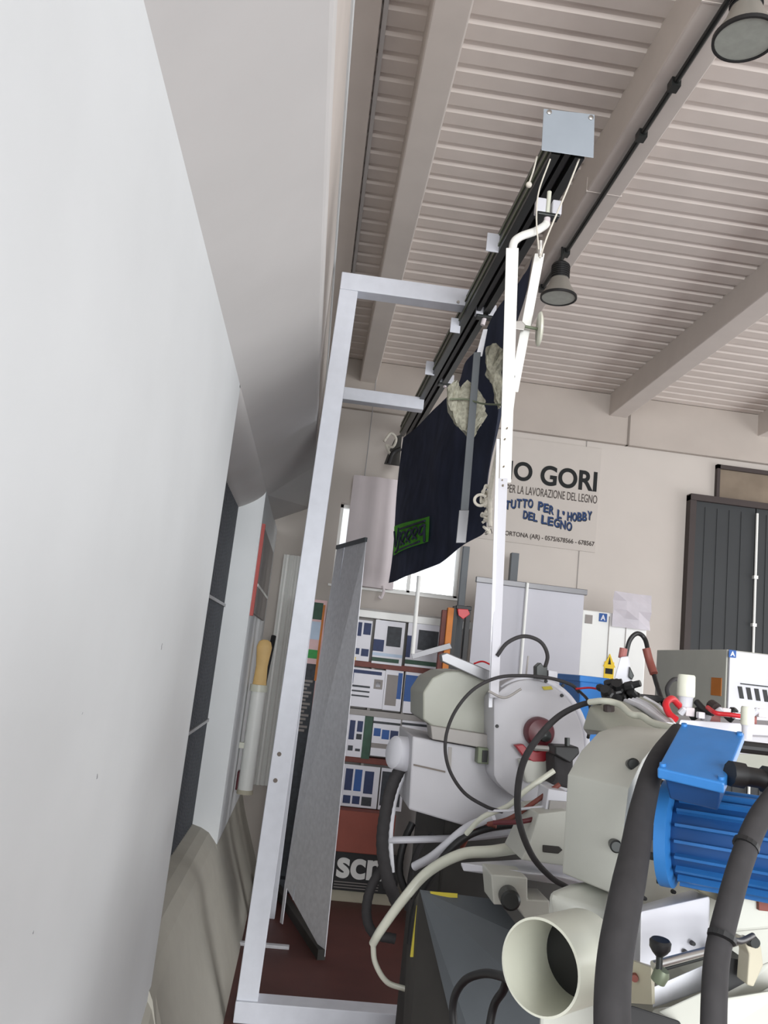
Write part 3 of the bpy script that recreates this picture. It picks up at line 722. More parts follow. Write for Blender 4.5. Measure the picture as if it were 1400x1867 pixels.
# thin vertical bars in front of the cloth
t = thing('flat_bar', 'grey flat bar hanging in front of the navy cloth', 'bar', at(842, 990, 3.35))
strip((870, 642), (842, 988), 3.35, 13, 15, .012, 'slate', t, 'bar'); strip((846, 930), (840, 990), 3.34, 18, 18, .02, 'bannerbar', t, 'sleeve')
strip((885, 600), (873, 650), 3.36, 8, 12, .012, 'galv', t, 'hinge')
obj('vertical_rod', cyl(at(764, 1050, 6.2), at(752, 1192, 6.2), .016), 'whiteenamel', clamp_rack, smooth=True)
obj('steel_arm', hull([at(x, y_, Y_) for x, y_ in ((750, 1192), (820, 1172), (824, 1182), (752, 1202)) for Y_ in (6.2, 6.26)], .002), 'bannerbar', clamp_rack)

# cloth: hangs along the rail; outline measured on the photograph, depth from the plane x = const, with folds and thickness
def cl(px, py):      # the cloth hangs in an upright plane a little askew to the rail: x = .80 - .027 y
    w = MR @ Vector((px - 700, 933.5 - py, -F)); w = w * (.80 / (w.x + .027 * w.y)); return Vector((w.x, w.y, w.z + EYE))
topL = [(735, 798), (762, 772), (800, 735), (826, 702), (850, 672), (868, 645), (885, 604), (912, 552), (940, 500), (972, 465)]
botL = [(707, 1063), (728, 1056), (762, 1046), (800, 1027), (838, 998), (868, 975), (884, 955), (902, 850), (915, 740), (945, 640)]
def inter(L, u):
    s_ = u * (len(L) - 1); i = min(int(s_), len(L) - 2); f_ = s_ - i
    return (L[i][0] * (1 - f_) + L[i + 1][0] * f_, L[i][1] * (1 - f_) + L[i + 1][1] * f_)
bm = bmesh.new(); NU, NV = 90, 50; g = []
def cloth_pt(u, v, full=False):
    a_ = inter(topL, u); b_ = inter(botL, u); px = a_[0] * (1 - v) + b_[0] * v; py = a_[1] * (1 - v) + b_[1] * v
    A_ = cl(px, py)
    am = .15 + min(1, u * 3)
    k = .020 * am * math.sin(u * 9 + v * 3) + .012 * math.sin(u * 23 - v * 6) + .014 * am * math.sin(v * 8 + u * 4) * (1 - u)
    A_.x += k
    return (A_, k) if full else A_
for i in range(NU + 1): g.append([bm.verts.new(cloth_pt(i / NU, j / NV)) for j in range(NV + 1)])
for i in range(NU):
    for j in range(NV): bm.faces.new((g[i][j], g[i][j + 1], g[i + 1][j + 1], g[i + 1][j]))
bmesh.ops.solidify(bm, geom=bm.faces[:], thickness=.006)
cp = at(735, 798, 7.0)
ct_ = thing('hanging_cloth', 'dark navy cloth draped under the overhead rail with a green label', 'cloth', cl(735, 798))
obj('fabric', bm, 'navy', ct_, smooth=True)
# green label on the cloth
def uvfind(px, py):
    best = None
    for i in range(0, 101):
        for j in range(0, 101):
            a_ = inter(topL, i / 100); b_ = inter(botL, i / 100); v = j / 100
            x = a_[0] * (1 - v) + b_[0] * v; y_ = a_[1] * (1 - v) + b_[1] * v
            d_ = (x - px) ** 2 + (y_ - py) ** 2
            if best is None or d_ < best[0]: best = (d_, i / 100, v)
    return best[1], best[2]
def clothpoint(px, py, lift):
    u, v = uvfind(px, py); A_ = cl(px, py); k = cloth_pt(u, v, True)[1]
    A_.x += k - lift; return A_
corners = [(721, 960), (788, 942), (784, 988), (717, 1013)]
def lab(u, v, lift=.014):
    x = (corners[0][0] * (1 - u) + corners[1][0] * u) * (1 - v) + (corners[3][0] * (1 - u) + corners[2][0] * u) * v
    y_ = (corners[0][1] * (1 - u) + corners[1][1] * u) * (1 - v) + (corners[3][1] * (1 - u) + corners[2][1] * u) * v
    return clothpoint(x, y_, lift)
bm = bmesh.new(); g = [[bm.verts.new(lab(i / 8, j / 5)) for j in range(6)] for i in range(9)]
for i in range(8):
    for j in range(5): bm.faces.new((g[i][j], g[i][j + 1], g[i + 1][j + 1], g[i + 1][j]))
bmesh.ops.solidify(bm, geom=bm.faces[:], thickness=.003)
gl_ = obj('green_label', bm, 'lime', ct_)
bm = bmesh.new()
for st_ in ([(.04, .2), (.10, .75), (.2, .15)], [(.1, .95), (.2, .85), (.26, .3)], [(.3, .78), (.42, .45), (.33, .35), (.28, .6), (.40, .8)], [(.46, .75), (.58, .45), (.5, .33), (.45, .55), (.56, .8)],
            [(.62, .72), (.72, .42), (.65, .3), (.61, .5), (.72, .75)], [(.78, .35), (.90, .3), (.88, .62), (.78, .6), (.8, .35)], [(.90, .3), (.93, .98)], [(.26, .2), (.9, .14)], [(.24, .93), (.8, .9)]):
    add_tube(bm, [lab(a_, b_, .022) for a_, b_ in st_], .008, seg=6, n=4)
obj('label_lettering', bm, 'navy', gl_)
# bundled grey rags tied above the cloth
def rag(pix, Y, th, lab, cat='rag'):
    c = at(pix[0][0], pix[0][1], Y); bm = bmesh.new()
    add_prism(bm, [at(x, y_, Y) for x, y_ in pix], (0, th, 0))
    bmesh.ops.triangulate(bm, faces=bm.faces[:])
    bmesh.ops.subdivide_edges(bm, edges=bm.edges[:], cuts=3, use_grid_fill=True)
    for v in bm.verts: v.co += Vector((random.uniform(-1, 1), random.uniform(-1, 1) * 1.8, random.uniform(-1, 1))) * .006
    return tag(obj('rag', bm, 'clothgrey', smooth=True), lab, cat)
rag([(817, 706), (832, 692), (840, 708), (852, 694), (868, 704), (884, 730), (886, 756), (874, 778), (862, 802), (848, 786), (832, 768), (821, 745)], 3.4, .04, 'rumpled grey checked rag bunched at the cloth, left of the flat bar')
rag([(888, 632), (905, 625), (918, 640), (915, 680), (914, 740), (908, 735), (902, 700), (890, 678)], 3.3, .04, 'pale rag bundled between the flat bar and the hooked pole')
cord([(820, 728, 3.37), (850, 728, 3.37), (880, 736, 3.3), (915, 738, 3.1)], .004, 'greenpipe', 'thin greenish line stretched across the checked rag')
bm = bmesh.new()
for k in range(9):
    y0_ = 890 + k * 9; x_ = 886 + 3 * math.sin(k * 2)
    add_tube(bm, [at(x_ + random.uniform(-7, 8), y0_ + random.uniform(-8, 12), 3.13 + random.uniform(0, .05)) for q_ in range(6)], .0055, seg=6)
for k in range(12):
    a_ = 2 * math.pi * k / 12
add_tube(bm, [at(876 + 11 * math.cos(a_), 912 + 10 * math.sin(a_), 3.13) for a_ in [k * math.pi / 6 for k in range(12)]], .006, seg=8)
tag(obj('rope_bundle', bm, 'rope', smooth=True), 'white rope bundle with a loop at the lower right edge of the navy cloth', 'rope')
cord([(912, 800, 3.08), (898, 870, 3.1), (893, 905, 3.1), (893, 960, 3.1)], .009, 'rope', 'thick white rope edge hanging beside the hooked pole')

# ================================================================== REAR MACHINE (round guard)
t = thing('panel_saw', 'machine with round grey guard, olive hood and dark red knob behind the cream one', 'machine', at(900, 1620, 2.9))
obj('hood', pslab([(771, 1312), (771, 1262), (788, 1236), (812, 1224), (842, 1222), (880, 1235), (906, 1252), (908, 1352), (850, 1340), (790, 1326)], 2.85, .35, .006), 'machineolive', t)
obj('slide_bar', pslab([(785, 1323), (910, 1343), (906, 1368), (880, 1364), (788, 1348)], 2.8, .1, .003), 'shelfgrey', t)
obj('lower_casing', pslab([(752, 1342), (790, 1350), (880, 1366), (968, 1400), (968, 1478), (905, 1498), (850, 1507), (745, 1476)], 2.83, .4, .006), 'machinegrey', t)
obj('casing_rib', pslab([(754, 1393), (812, 1406), (812, 1409), (754, 1396)], 2.825, .01), 'seam', t)
obj('casing_rib', pslab([(818, 1362), (824, 1363), (822, 1402), (816, 1401)], 2.825, .01), 'shelfgrey', t)
cc = at(978, 1352, 2.72); R = 116 / 1500 * 2.72
pts = []
for k in range(48):
    a_ = 2 * math.pi * k / 48; px = 972 + 94 * math.cos(a_); py = 1352 - 113 * math.sin(a_) + (px - 972) * .1
    pts.append((max(px, 900), py))
q_ = []
for p_ in pts:
    if not q_ or (abs(p_[0] - q_[-1][0]) + abs(p_[1] - q_[-1][1])) > 1: q_.append(p_)
g_ = obj('round_guard', pslab(q_, 2.7, .18, .006), 'machinegrey', t, smooth=True)
rim = []
for k in range(0, 25):
    a_ = math.radians(128 - k * 7.2); px = 974 + 95 * math.cos(a_); py = 1352 - 114 * math.sin(a_) + (px - 972) * .1; rim.append(at(px, py, 2.74))
obj('guard_rim', tube(rim, .012, n=2), 'machinelight', t, smooth=True)
bm = bmesh.new()
for px, py in ((906, 1324), (1024, 1268), (1026, 1250), (995, 1242)): c = at(px, py, 2.7); add_lathe(bm, [(0, .006), (.006, .005)], c, (0, -1, 0), seg=10)
obj('guard_screw', bm, 'black', g_)
obj('label_patch', pslab([(988, 1252), (1005, 1251), (1008, 1257), (992, 1258)], 2.695, .006), 'yellow', g_)
kn = obj('knob', lathe([(0, .048), (.03, .048), (.045, .042), (.05, .02)], at(980, 1334, 2.7), (0, -1, 0), seg=32), 'redknob', t, smooth=True)
obj('knob_hub', lathe([(.045, .022), (.07, .018), (.075, .0)], at(984, 1338, 2.7), (0, -1, 0), seg=20), 'darkalu', kn, smooth=True)
obj('knob_wing', pslab([(939, 1359), (954, 1357), (962, 1366), (980, 1371), (1012, 1366), (1008, 1380), (992, 1389), (972, 1389), (955, 1380)], 2.66, .03, .003), 'wing', t)
obj('clamp_lever', ptube([(976, 1363, 2.62), (1012, 1366, 2.58), (1030, 1368, 2.56)], .009, smooth=False), 'steel', t)
obj('clamp_block', pslab([(1012, 1360), (1055, 1362), (1057, 1374), (1040, 1392), (1012, 1376)], 2.52, .08, .004), 'black', t)
obj('clamp_screw', ptube([(1034, 1345, 2.54), (1034, 1362, 2.54)], .008, smooth=False), 'darkalu', t)
obj('spindle', pslab([(1010, 1376), (1046, 1380), (1044, 1440), (1004, 1430), (1012, 1420)], 2.55, .1, .008), 'blackrub', t)
obj('under_box', pslab([(948, 1385), (1012, 1388), (1010, 1425), (960, 1428)], 2.66, .15, .006), 'machine', t)
obj('bracket', pslab([(872, 1362), (905, 1366), (912, 1396), (870, 1392)], 2.78, .05, .003), 'greenpipe', t)
obj('bracket_slot', pslab([(880, 1368), (890, 1369), (888, 1390), (879, 1390)], 2.775, .01), 'black', t)
obj('step_plate', pslab([(1000, 1438), (1036, 1444), (1034, 1480), (994, 1476)], 2.4, .1, .003), 'machinelight', t)
obj('step_plate', pslab([(1003, 1460), (1034, 1462), (1033, 1478), (1001, 1476)], 2.39, .02), 'shelfgrey', t)
obj('guide_block', pslab([(982, 1484), (1034, 1478), (1034, 1580), (950, 1568), (968, 1530)], 2.35, .2, .004), 'machine', t)
obj('guide_slot', pslab([(990, 1541), (1020, 1544), (1026, 1550), (1018, 1557), (990, 1554)], 2.345, .01, .002), 'darkbase', t)
obj('table_plate', hull([at(*p_) for p_ in ((840, 1573, 2.45), (845, 1588, 2.45), (1010, 1597, 2.3), (1130, 1610, 2.3), (1128, 1628, 2.3), (950, 1567, 2.7), (1130, 1590, 2.7), (840, 1577, 2.5))], .002), 'machinelight', t)
obj('foot_bracket', pslab([(895, 1594), (962, 1600), (962, 1640), (1002, 1642), (1004, 1690), (958, 1676), (940, 1650), (900, 1650)], 2.3, .12, .004), 'machine', t)
obj('roller', lathe([(0, .026), (.05, .026), (.055, .02)], at(926, 1632, 2.28), (-.1, -1, 0), seg=20), 'darkalu', t, smooth=True)
obj('guide_rod', ptube([(710, 1532, 3.0), (850, 1527, 2.95), (985, 1512, 2.7)], .012), 'machinelight', t)
b1 = at(700, 1500, 3.05); b2 = at(1010, 1500, 3.05)
obj('base', box((at(800, 1560, 3.05).x, 3.0, 0), (b2.x + .5, 3.7, at(850, 1492, 3.05).z), .01), 'darkbase', t)
obj('top_arm', pslab([(804, 1194), (815, 1190), (900, 1226), (898, 1244), (880, 1240), (806, 1206)], 2.8, .05, .003), 'bannerbar', t)
obj('sensor', pslab([(978, 1215), (986, 1208), (992, 1216), (998, 1215), (998, 1240), (978, 1238)], 2.66, .04, .002), 'darkalu', t)
obj('sensor', pslab([(1000, 1222), (1016, 1224), (1016, 1236), (1000, 1234)], 2.66, .03, .002), 'machinelight', t)
obj('antenna', ptube([(963, 1196, 2.75), (958, 1240, 2.75)], .003, smooth=False), 'shelfgrey', t)
obj('end_cap', lathe([(0, .06), (.05, .055), (.06, .04)], at(740, 1375, 2.95), (-.9, -.4, .1), seg=20), 'machinelight', t, smooth=True)

# dark slate panel in front, standing on the floor
t = thing('slate_cover', 'slate grey sheet metal cover slanting in front of the machines', 'cover', at(850, 1860, 2.4))
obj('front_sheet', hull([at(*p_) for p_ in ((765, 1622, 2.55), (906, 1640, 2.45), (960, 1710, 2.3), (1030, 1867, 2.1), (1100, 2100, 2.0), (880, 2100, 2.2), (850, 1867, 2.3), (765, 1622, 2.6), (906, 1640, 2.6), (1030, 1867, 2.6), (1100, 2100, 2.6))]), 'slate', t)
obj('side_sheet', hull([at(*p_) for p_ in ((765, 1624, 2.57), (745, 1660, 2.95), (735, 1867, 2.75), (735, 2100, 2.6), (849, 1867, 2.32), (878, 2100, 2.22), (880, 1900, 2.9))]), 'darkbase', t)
obj('yellow_mark', hull([at(*p_) for p_ in ((784, 1625, 2.53), (834, 1629, 2.49), (834, 1637, 2.485), (786, 1635, 2.52), (784, 1625, 2.54), (834, 1637, 2.50))]), 'yellow', t)
obj('yellow_edge', pslab([(760, 1652), (768, 1652), (756, 1745), (748, 1745)], 2.62, .01), 'yellow', t)

# ================================================================== CONTROL CABINET
YN = 3.05
A = at(1325, 1184, YN); Bf = at(1196, 1178, YN * 1.21); e0 = at(1320, 1292, YN)
t = thing('control_cabinet', 'cream control cabinet with orange side label and louvre slots behind the blue motor', 'cabinet', (A.x, YN, e0.z - .1))
zt = A.z; z0_ = e0.z - .12
obj('body', box((A.x, YN, z0_), (A.x + .7, YN * 1.21, zt), .004), 'machine', t)
obj('door', box((A.x + .004, YN - .018, z0_ + .02), (A.x + .7, YN - .002, zt - .004), .003), 'machinelight', t)
bm = bmesh.new(); c = at(1335, 1258, YN - .02)
for k in range(5):
    x = at(1345 + k * 15, 1262 + k * 2, YN).x; zc = at(1345 + k * 15, 1262 + k * 2, YN).z
    add_prism(bm, [(x - .012, YN - .022, zc + .022), (x + .004, YN - .022, zc + .022), (x + .014, YN - .022, zc - .022), (x - .002, YN - .022, zc - .022)], (0, .006, 0))
obj('louvre', bm, 'black', t)
a_ = at(1345, 1246, YN); obj('louvre_hood', box((a_.x, YN - .024, a_.z - .002), (a_.x + .3, YN - .018, a_.z + .002)), 'darkalu', t)
c = at(1335, 1192, YN - .02); st = obj('sticker', box((c.x - .014, YN - .022, c.z - .014), (c.x + .014, YN - .018, c.z + .014)), 'ptblue', t)
obj('sticker_mark', text_bm('A', c.x - .009, c.x + .009, c.z - .009, c.z + .009, YN - .022, .001, .03), 'paper', st)
c = at(1309, 1252, 3.15); obj('side_label', box((A.x - .002, 3.08, c.z - .035), (A.x + .001, 3.16, c.z + .033)), 'orange', t)
# its carrying bed
obj('bed', box((A.x - .25, YN - .1, z0_ - .12), (A.x + .8, YN * 1.22, z0_), .006), 'machineolive', t)

# ================================================================== FRONT MACHINE (cream)
t = thing('edge_trimmer', 'large cream machine with angular guard, round dust port and blue motor in the foreground', 'machine', at(1150, 1867, 1.4))
Lp = [(1025, 1592, 1.56), (1035, 1412, 1.55), (1060, 1368, 1.60), (1092, 1334, 1.68), (1130, 1322, 1.78)]
Rp = [(1122, 1632, 1.40), (1146, 1438, 1.39), (1172, 1384, 1.43), (1205, 1345, 1.50), (1232, 1330, 1.60)]
pts = [at(*p_) for p_ in Lp + Rp] + [at(x + 25, y_, Y_ + .22) for x, y_, Y_ in Lp[:2]] + [at(x + 10, y_ , Y_ + .25) for x, y_, Y_ in Rp[:2]]
gc = obj('guard_cover', hull(pts, .003), 'machine', t, smooth=True)
for px, py, Y_ in ((1153, 1394, 1.44), (1122, 1541, 1.412)):
    c = at(px, py, Y_ + .0); obj('plug', lathe([(-.02, .0105), (.012, .0105), (.014, .008)], c, Vector((-.25, -1, .15 if py < 1450 else 0)), seg=20), 'darkalu', gc, smooth=True)
# rear hump of the guard
obj('rear_hump', hull([at(*p_) for p_ in ((1062, 1330, 1.95), (1075, 1288, 2.0), (1110, 1272, 2.05), (1175, 1290, 2.05), (1225, 1335, 1.8), (1110, 1335, 1.8), (1075, 1288, 2.2), (1175, 1290, 2.2), (1070, 1340, 2.2))], .006), 'machineolive', t, smooth=True)
# main body below
obj('body', hull([at(*p_) for p_ in ((1105, 1600, 1.55), (1180, 1560, 1.60), (1420, 1580, 1.60), (1440, 1900, 1.55), (1100, 1900, 1.5), (1110, 1680, 1.5), (1180, 1560, 1.9), (1420, 1580, 1.9), (1440, 1900, 1.9), (1100, 1900, 1.9))], .008), 'machine', t)
obj('collar_block', hull([at(*p_) for p_ in ((1262, 1600, 1.38), (1300, 1578, 1.38), (1345, 1590, 1.38), (1345, 1660, 1.38), (1270, 1625, 1.38), (1300, 1578, 1.55), (1345, 1590, 1.55), (1345, 1660, 1.55), (1270, 1625, 1.55))], .006), 'machinebeige', t, smooth=True)
obj('tray_box', hull([at(*p_) for p_ in ((1168, 1662, 1.30), (1294, 1634, 1.33), (1290, 1738, 1.33), (1166, 1764, 1.30), (1150, 1655, 1.42), (1262, 1622, 1.46), (1150, 1760, 1.42), (1294, 1740, 1.46))], .003), 'machinelight', t)
bm = bmesh.new()
for px, py, Y_ in ((1263, 1720, 1.31), (1250, 1736, 1.31), (1175, 1638, 1.40), (1228, 1626, 1.42)): add_lathe(bm, [(-.004, .004), (.004, .003)], at(px, py, Y_), (0, -1, .1), seg=8)
obj('screw', bm, 'black', t)
obj('front_plate', hull([at(*p_) for p_ in ((1135, 1745, 1.29), (1187, 1764, 1.22), (1189, 1832, 1.22), (1135, 1828, 1.29), (1140, 1745, 1.31), (1193, 1762, 1.235), (1194, 1830, 1.235), (1140, 1828, 1.31))], .001), 'machinebeige', t)
c = at(1157, 1782, 1.255); obj('plate_bolt', lathe([(-.002, .006), (.006, .005)], c, (-.4, -1, 0), seg=12), 'wood', t)
obj('slide_rail', hull([at(*p_) for p_ in ((1190, 1800, 1.25), (1300, 1752, 1.32), (1300, 1800, 1.32), (1190, 1838, 1.25), (1190, 1800, 1.3), (1300, 1752, 1.4), (1300, 1800, 1.4), (1190, 1838, 1.3))], .002), 'galv', t)
obj('slide_rail', hull([at(*p_) for p_ in ((1200, 1845, 1.2), (1420, 1745, 1.3), (1420, 1790, 1.3), (1260, 1880, 1.2), (1200, 1845, 1.27), (1420, 1745, 1.4), (1420, 1790, 1.4))], .002), 'machine', t)
obj('front_base', hull([at(*p_) for p_ in ((1190, 1840, 1.24), (1440, 1800, 1.2), (1460, 1990, 1.2), (1150, 1990, 1.24), (1190, 1840, 1.4), (1440, 1800, 1.5), (1460, 1990, 1.5), (1150, 1990, 1.4))], .004), 'machine', t)
rd = obj('clamp_rod', ptube([(1190, 1760, 1.18), (1300, 1731, 1.2), (1355, 1712, 1.25)], .006, smooth=False), 'steel', t, smooth=True)
obj('clamp_rod', ptube([(1205, 1768, 1.2), (1300, 1741, 1.22)], .003, smooth=False), 'darkalu', t, smooth=True)
c = at(1203, 1728, 1.16)
obj('clamp_knob', lathe([(-.012, .004), (-.006, .010), (0, .014), (.008, .0145), (.011, .012)], c, (0, -.1, 1), seg=20), 'black', t, smooth=True)
obj('knob_stem', cyl(c + Vector((0, 0, -.045)), c, .0045), 'darkalu', t)
obj('lower_knob', lathe([(-.012, .010), (0, .011), (.006, .008)], at(1206, 1775, 1.16), (.3, -.3, 1), seg=16), 'greenpipe', t, smooth=True)
# right-hand details
obj('side_block', hull([at(*p_) for p_ in ((1330, 1612, 1.3), (1440, 1580, 1.3), (1440, 1690, 1.3), (1330, 1700, 1.3), (1330, 1612, 1.5), (1440, 1580, 1.5), (1440, 1690, 1.5))], .004), 'machine', t)
obj('name_plate', pslab([(1383, 1618), (1420, 1612), (1420, 1664), (1384, 1660)], 1.292, .01), 'wood', t)
obj('opening', pslab([(1322, 1745), (1362, 1752), (1362, 1790), (1320, 1812)], 1.24, .05), 'black', t)
obj('link_arm', pslab([(1355, 1712), (1388, 1725), (1392, 1760), (1374, 1800), (1362, 1796), (1366, 1740)], 1.2, .03, .002), 'machinebeige', t)
obj('link_bolt', lathe([(-.004, .009), (.008, .007)], at(1372, 1716, 1.19), (0, -1, 0), seg=12), 'darkalu', t)
obj('rubber_foot', hull([at(*p_) for p_ in ((1135, 1830, 1.1), (1160, 1836, 1.1), (1240, 1862, 1.1), (1250, 1900, 1.1), (1130, 1900, 1.1), (1160, 1836, 1.2), (1240, 1862, 1.2), (1250, 1900, 1.2))], .003), 'black', t)
# dust port
C0 = at(984, 1763, 1.26); C1 = at(1062, 1742, 1.345); ax = (C0 - C1); L = ax.length
dp = obj('dust_port', lathe([(0, .067), (L * .45, .066), (L * .55, .0655), (L, .0655), (L + .001, .062), (L * .3, .060), (.0, .060)], C1, ax, seg=56, closed=True), 'pvc', t, smooth=True)
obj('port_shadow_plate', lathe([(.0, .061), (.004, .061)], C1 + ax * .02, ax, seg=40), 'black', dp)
ii = C1 + ax * .10; obj('fan_blade', lathe([(0, .036), (.003, .036)], ii + Vector((.018, 0, .004)), ax, seg=32), 'black', dp)
obj('port_box', hull([at(*p_) for p_ in ((1002, 1628, 1.46), (1040, 1612, 1.60), (1112, 1600, 1.58), (1110, 1665, 1.45), (1112, 1850, 1.45), (1035, 1840, 1.46), (1002, 1720, 1.50), (1112, 1850, 1.7), (1002, 1628, 1.6))], .008), 'machine', t, smooth=True)
obj('pedestal', hull([at(*p_) for p_ in ((985, 1832, 1.45), (1108, 1800, 1.42), (1115, 2050, 1.42), (978, 2050, 1.45), (985, 1832, 1.7), (1108, 1800, 1.7), (1115, 2050, 1.7))], .006), 'machine', t)
# motor
m0 = at(1232, 1520, 1.36); m1 = at(1470, 1560, 1.25); axm = (m1 - m0).normalized(); R = .068
mo = obj('motor', lathe([(0, R * .9), (.01, R), (.22, R), (.23, R * .8)], m0, axm, seg=40), 'bluedark', t, smooth=True)
xx, yy_ = frame_of(axm); bm = bmesh.new()
for k in range(20):
    a_ = 2 * math.pi * k / 20; dd = xx * math.cos(a_) + yy_ * math.sin(a_); tt = (-xx * math.sin(a_) + yy_ * math.cos(a_)) * .0022
    p0 = m0 + axm * .012; p1 = m0 + axm * .22
    add_hull(bm, [q + s_ * tt + dd * r_ for q in (p0, p1) for s_ in (-1, 1) for r_ in (R * .97, R * 1.14)])
obj('cooling_fin', bm, 'finblue', mo)
obj('flange', lathe([(-.018, R * .86), (-.018, R * 1.22), (.0, R * 1.22), (.004, R * 1.0)], m0, axm, seg=40), 'blue', mo, smooth=True)
fl = []
bm = bmesh.new()
for k in range(6):
    a_ = 2 * math.pi * k / 6 + .4; dd = xx * math.cos(a_) + yy_ * math.sin(a_); add_lathe(bm, [(-.026, .006), (-.016, .006)], m0 + dd * R * 1.1, axm, seg=8)
obj('flange_bolt', bm, 'darkalu', mo)
top_ = [(1243, 1318, 1.36), (1357, 1336, 1.30), (1320, 1428, 1.14), (1198, 1400, 1.20)]
tv = [at(*p_) for p_ in top_]; nn = (tv[1] - tv[0]).cross(tv[3] - tv[0]).normalized()
if nn.z > 0: nn = -nn
tb = obj('terminal_box', hull(tv + [p_ + nn * .016 for p_ in tv], .0025), 'blue', t)
cen = sum(tv, Vector()) / 4
obj('box_body', hull([cen + (p_ - cen) * .86 + nn * .014 for p_ in tv] + [cen + (p_ - cen) * .74 + nn * .055 for p_ in tv], .003), 'bluedark', tb)
bm = bmesh.new()
for p_ in tv: add_lathe(bm, [(0, .005), (.004, .0045)], cen + (p_ - cen) * .88, -nn, seg=12)
obj('lid_screw', bm, 'blue', tb, smooth=True)
obj('cable_gland', lathe([(0, .018), (.02, .018), (.022, .014), (.05, .014), (.052, .019), (.12, .019)], at(1330, 1410, 1.16), (1, .05, -.06), seg=10), 'black', tb, smooth=True)
obj('base_ledge', hull([at(*p_) for p_ in ((1225, 1335, 1.9), (1420, 1345, 1.9), (1420, 1375, 1.9), (1225, 1375, 1.9), (1190, 1300, 2.3), (1420, 1315, 2.3), (1420, 1375, 2.3), (1190, 1375, 2.3))], .003), 'machinegrey', t)
obj('dark_bar', ptube([(1340, 1360, 1.6), (1430, 1370, 1.6)], .012, smooth=False), 'black', t)

# ================================================================== HOSES, CABLES, CONNECTORS
def hose(pix, r, m, nm, lab, cat='hose', ribs=0, seg=14, smooth=True):
    return tag(obj(nm, ptube(pix, r, ribs=ribs, seg=seg), m, smooth=smooth), lab, cat)
hose([(1236, 1333, 1.42), (1196, 1390, 1.32), (1172, 1470, 1.25), (1156, 1560, 1.18), (1138, 1650, 1.12), (1122, 1740, 1.08), (1116, 1830, 1.05), (1118, 1930, 1.03)], lambda u: .014 + .008 * min(1, u * 2), 'blackrub', 'sleeved_hose', 'thick black sleeved hose curving down in front of the cream guard')
h = hose([(1440, 1420, 1.1), (1385, 1490, 1.08), (1352, 1570, 1.05), (1326, 1660, 1.02), (1308, 1740, 1.0), (1302, 1820, .98), (1300, 1930, .97)], .0145, 'blackrub', 'sleeved_hose', 'black taped hose crossing the blue motor at the right edge')
for (px, py, Y_), qa, qb, lb in (((1316, 1708, 1.0), (1308, 1740, 1.0), (1326, 1660, 1.02), 'lower black cable tie around the taped hose, beside the clamp rod'), ((1360, 1541, 1.06), (1352, 1570, 1.05), (1385, 1490, 1.08), 'upper black cable tie around the taped hose, over the blue motor')):
    tag(obj('cable_tie', lathe([(-.003, .0165), (.003, .0165)], at(px, py, Y_), at(*qa) - at(*qb), seg=16), 'black'), lb, 'cable tie')
hose([(1330, 1712, 1.05), (1350, 1716, 1.1), (1372, 1706, 1.17)], .004, 'black', 'cable', 'short dark cable from the taped hose to the link arm', 'cable')
hose([(1056, 1262, 2.5), (1040, 1248, 2.5), (1000, 1236, 2.5), (950, 1232, 2.5), (905, 1236, 2.5), (862, 1258, 2.5), (828, 1300, 2.5), (812, 1350, 2.5), (818, 1400, 2.5), (845, 1444, 2.5), (885, 1470, 2.5), (915, 1480, 2.55)], .0052, 'blackrub', 'cable', 'thin black cable making a big circle around the olive hood', 'cable')
hose([(1056, 1260, 2.5), (1072, 1278, 2.4), (1078, 1310, 2.35), (1072, 1345, 2.3)], .0045, 'black', 'cable', 'short black cable dropping in front of the blue bin', 'cable')
hose([(1095, 1280, 2.0), (1062, 1284, 2.05), (1020, 1305, 2.1), (985, 1340, 2.1), (956, 1385, 2.1), (944, 1440, 2.1), (947, 1500, 2.1), (970, 1560, 2.1), (1005, 1600, 2.1), (1035, 1618, 2.1)], lambda u: .0062 + .0025 * math.sin(u * math.pi), 'blackrub', 'cable', 'black cable arching across the dark red knob and down', 'cable')
hose([(906, 1196, 2.7), (925, 1172, 2.7), (955, 1160, 2.7), (985, 1170, 2.7), (998, 1195, 2.7), (992, 1222, 2.68)], .0065, 'blackrub', 'cable', 'short black cable arch above the round guard', 'cable')
hose([(1140, 1200, 2.3), (1148, 1168, 2.3), (1162, 1155, 2.3), (1176, 1166, 2.3), (1184, 1200, 2.25), (1198, 1250, 2.2), (1212, 1290, 2.1), (1226, 1320, 2.0)], .0065, 'black', 'cable', 'black cable looping up from the grey plug before the back wall', 'cable')
hose([(1178, 1182, 2.24), (1184, 1205, 2.235), (1192, 1228, 2.215)], .011, 'wood', 'cable_sleeve', 'brownish sleeve on the right leg of the looped cable', 'sleeve')
hose([(735, 1392, 2.95), (716, 1430, 2.95), (703, 1480, 2.95), (697, 1540, 2.95), (706, 1600, 2.95), (725, 1650, 2.95)], .022, 'blackrub', 'flexible_hose', 'thick black hose dropping at the left of the grey machine casing', ribs=.012)
hose([(742, 1400, 3.0), (722, 1450, 3.0), (712, 1520, 3.0), (715, 1590, 3.0)], .009, 'galv', 'flexible_hose', 'grey hose running beside the thick black one')
hose([(715, 1560, 3.1), (680, 1610, 3.1), (668, 1660, 3.1), (680, 1700, 3.1), (720, 1712, 3.1)], .018, 'blackrub', 'flexible_hose', 'black hose coil resting low near the floor sign', ribs=.012)
hose([(955, 1500, 2.75), (905, 1506, 2.75), (855, 1522, 2.75), (815, 1556, 2.75), (778, 1610, 2.75), (756, 1660, 2.75), (748, 1720, 2.75)], .013, 'black', 'flexible_hose', 'black hose sweeping from under the machine down to the left')
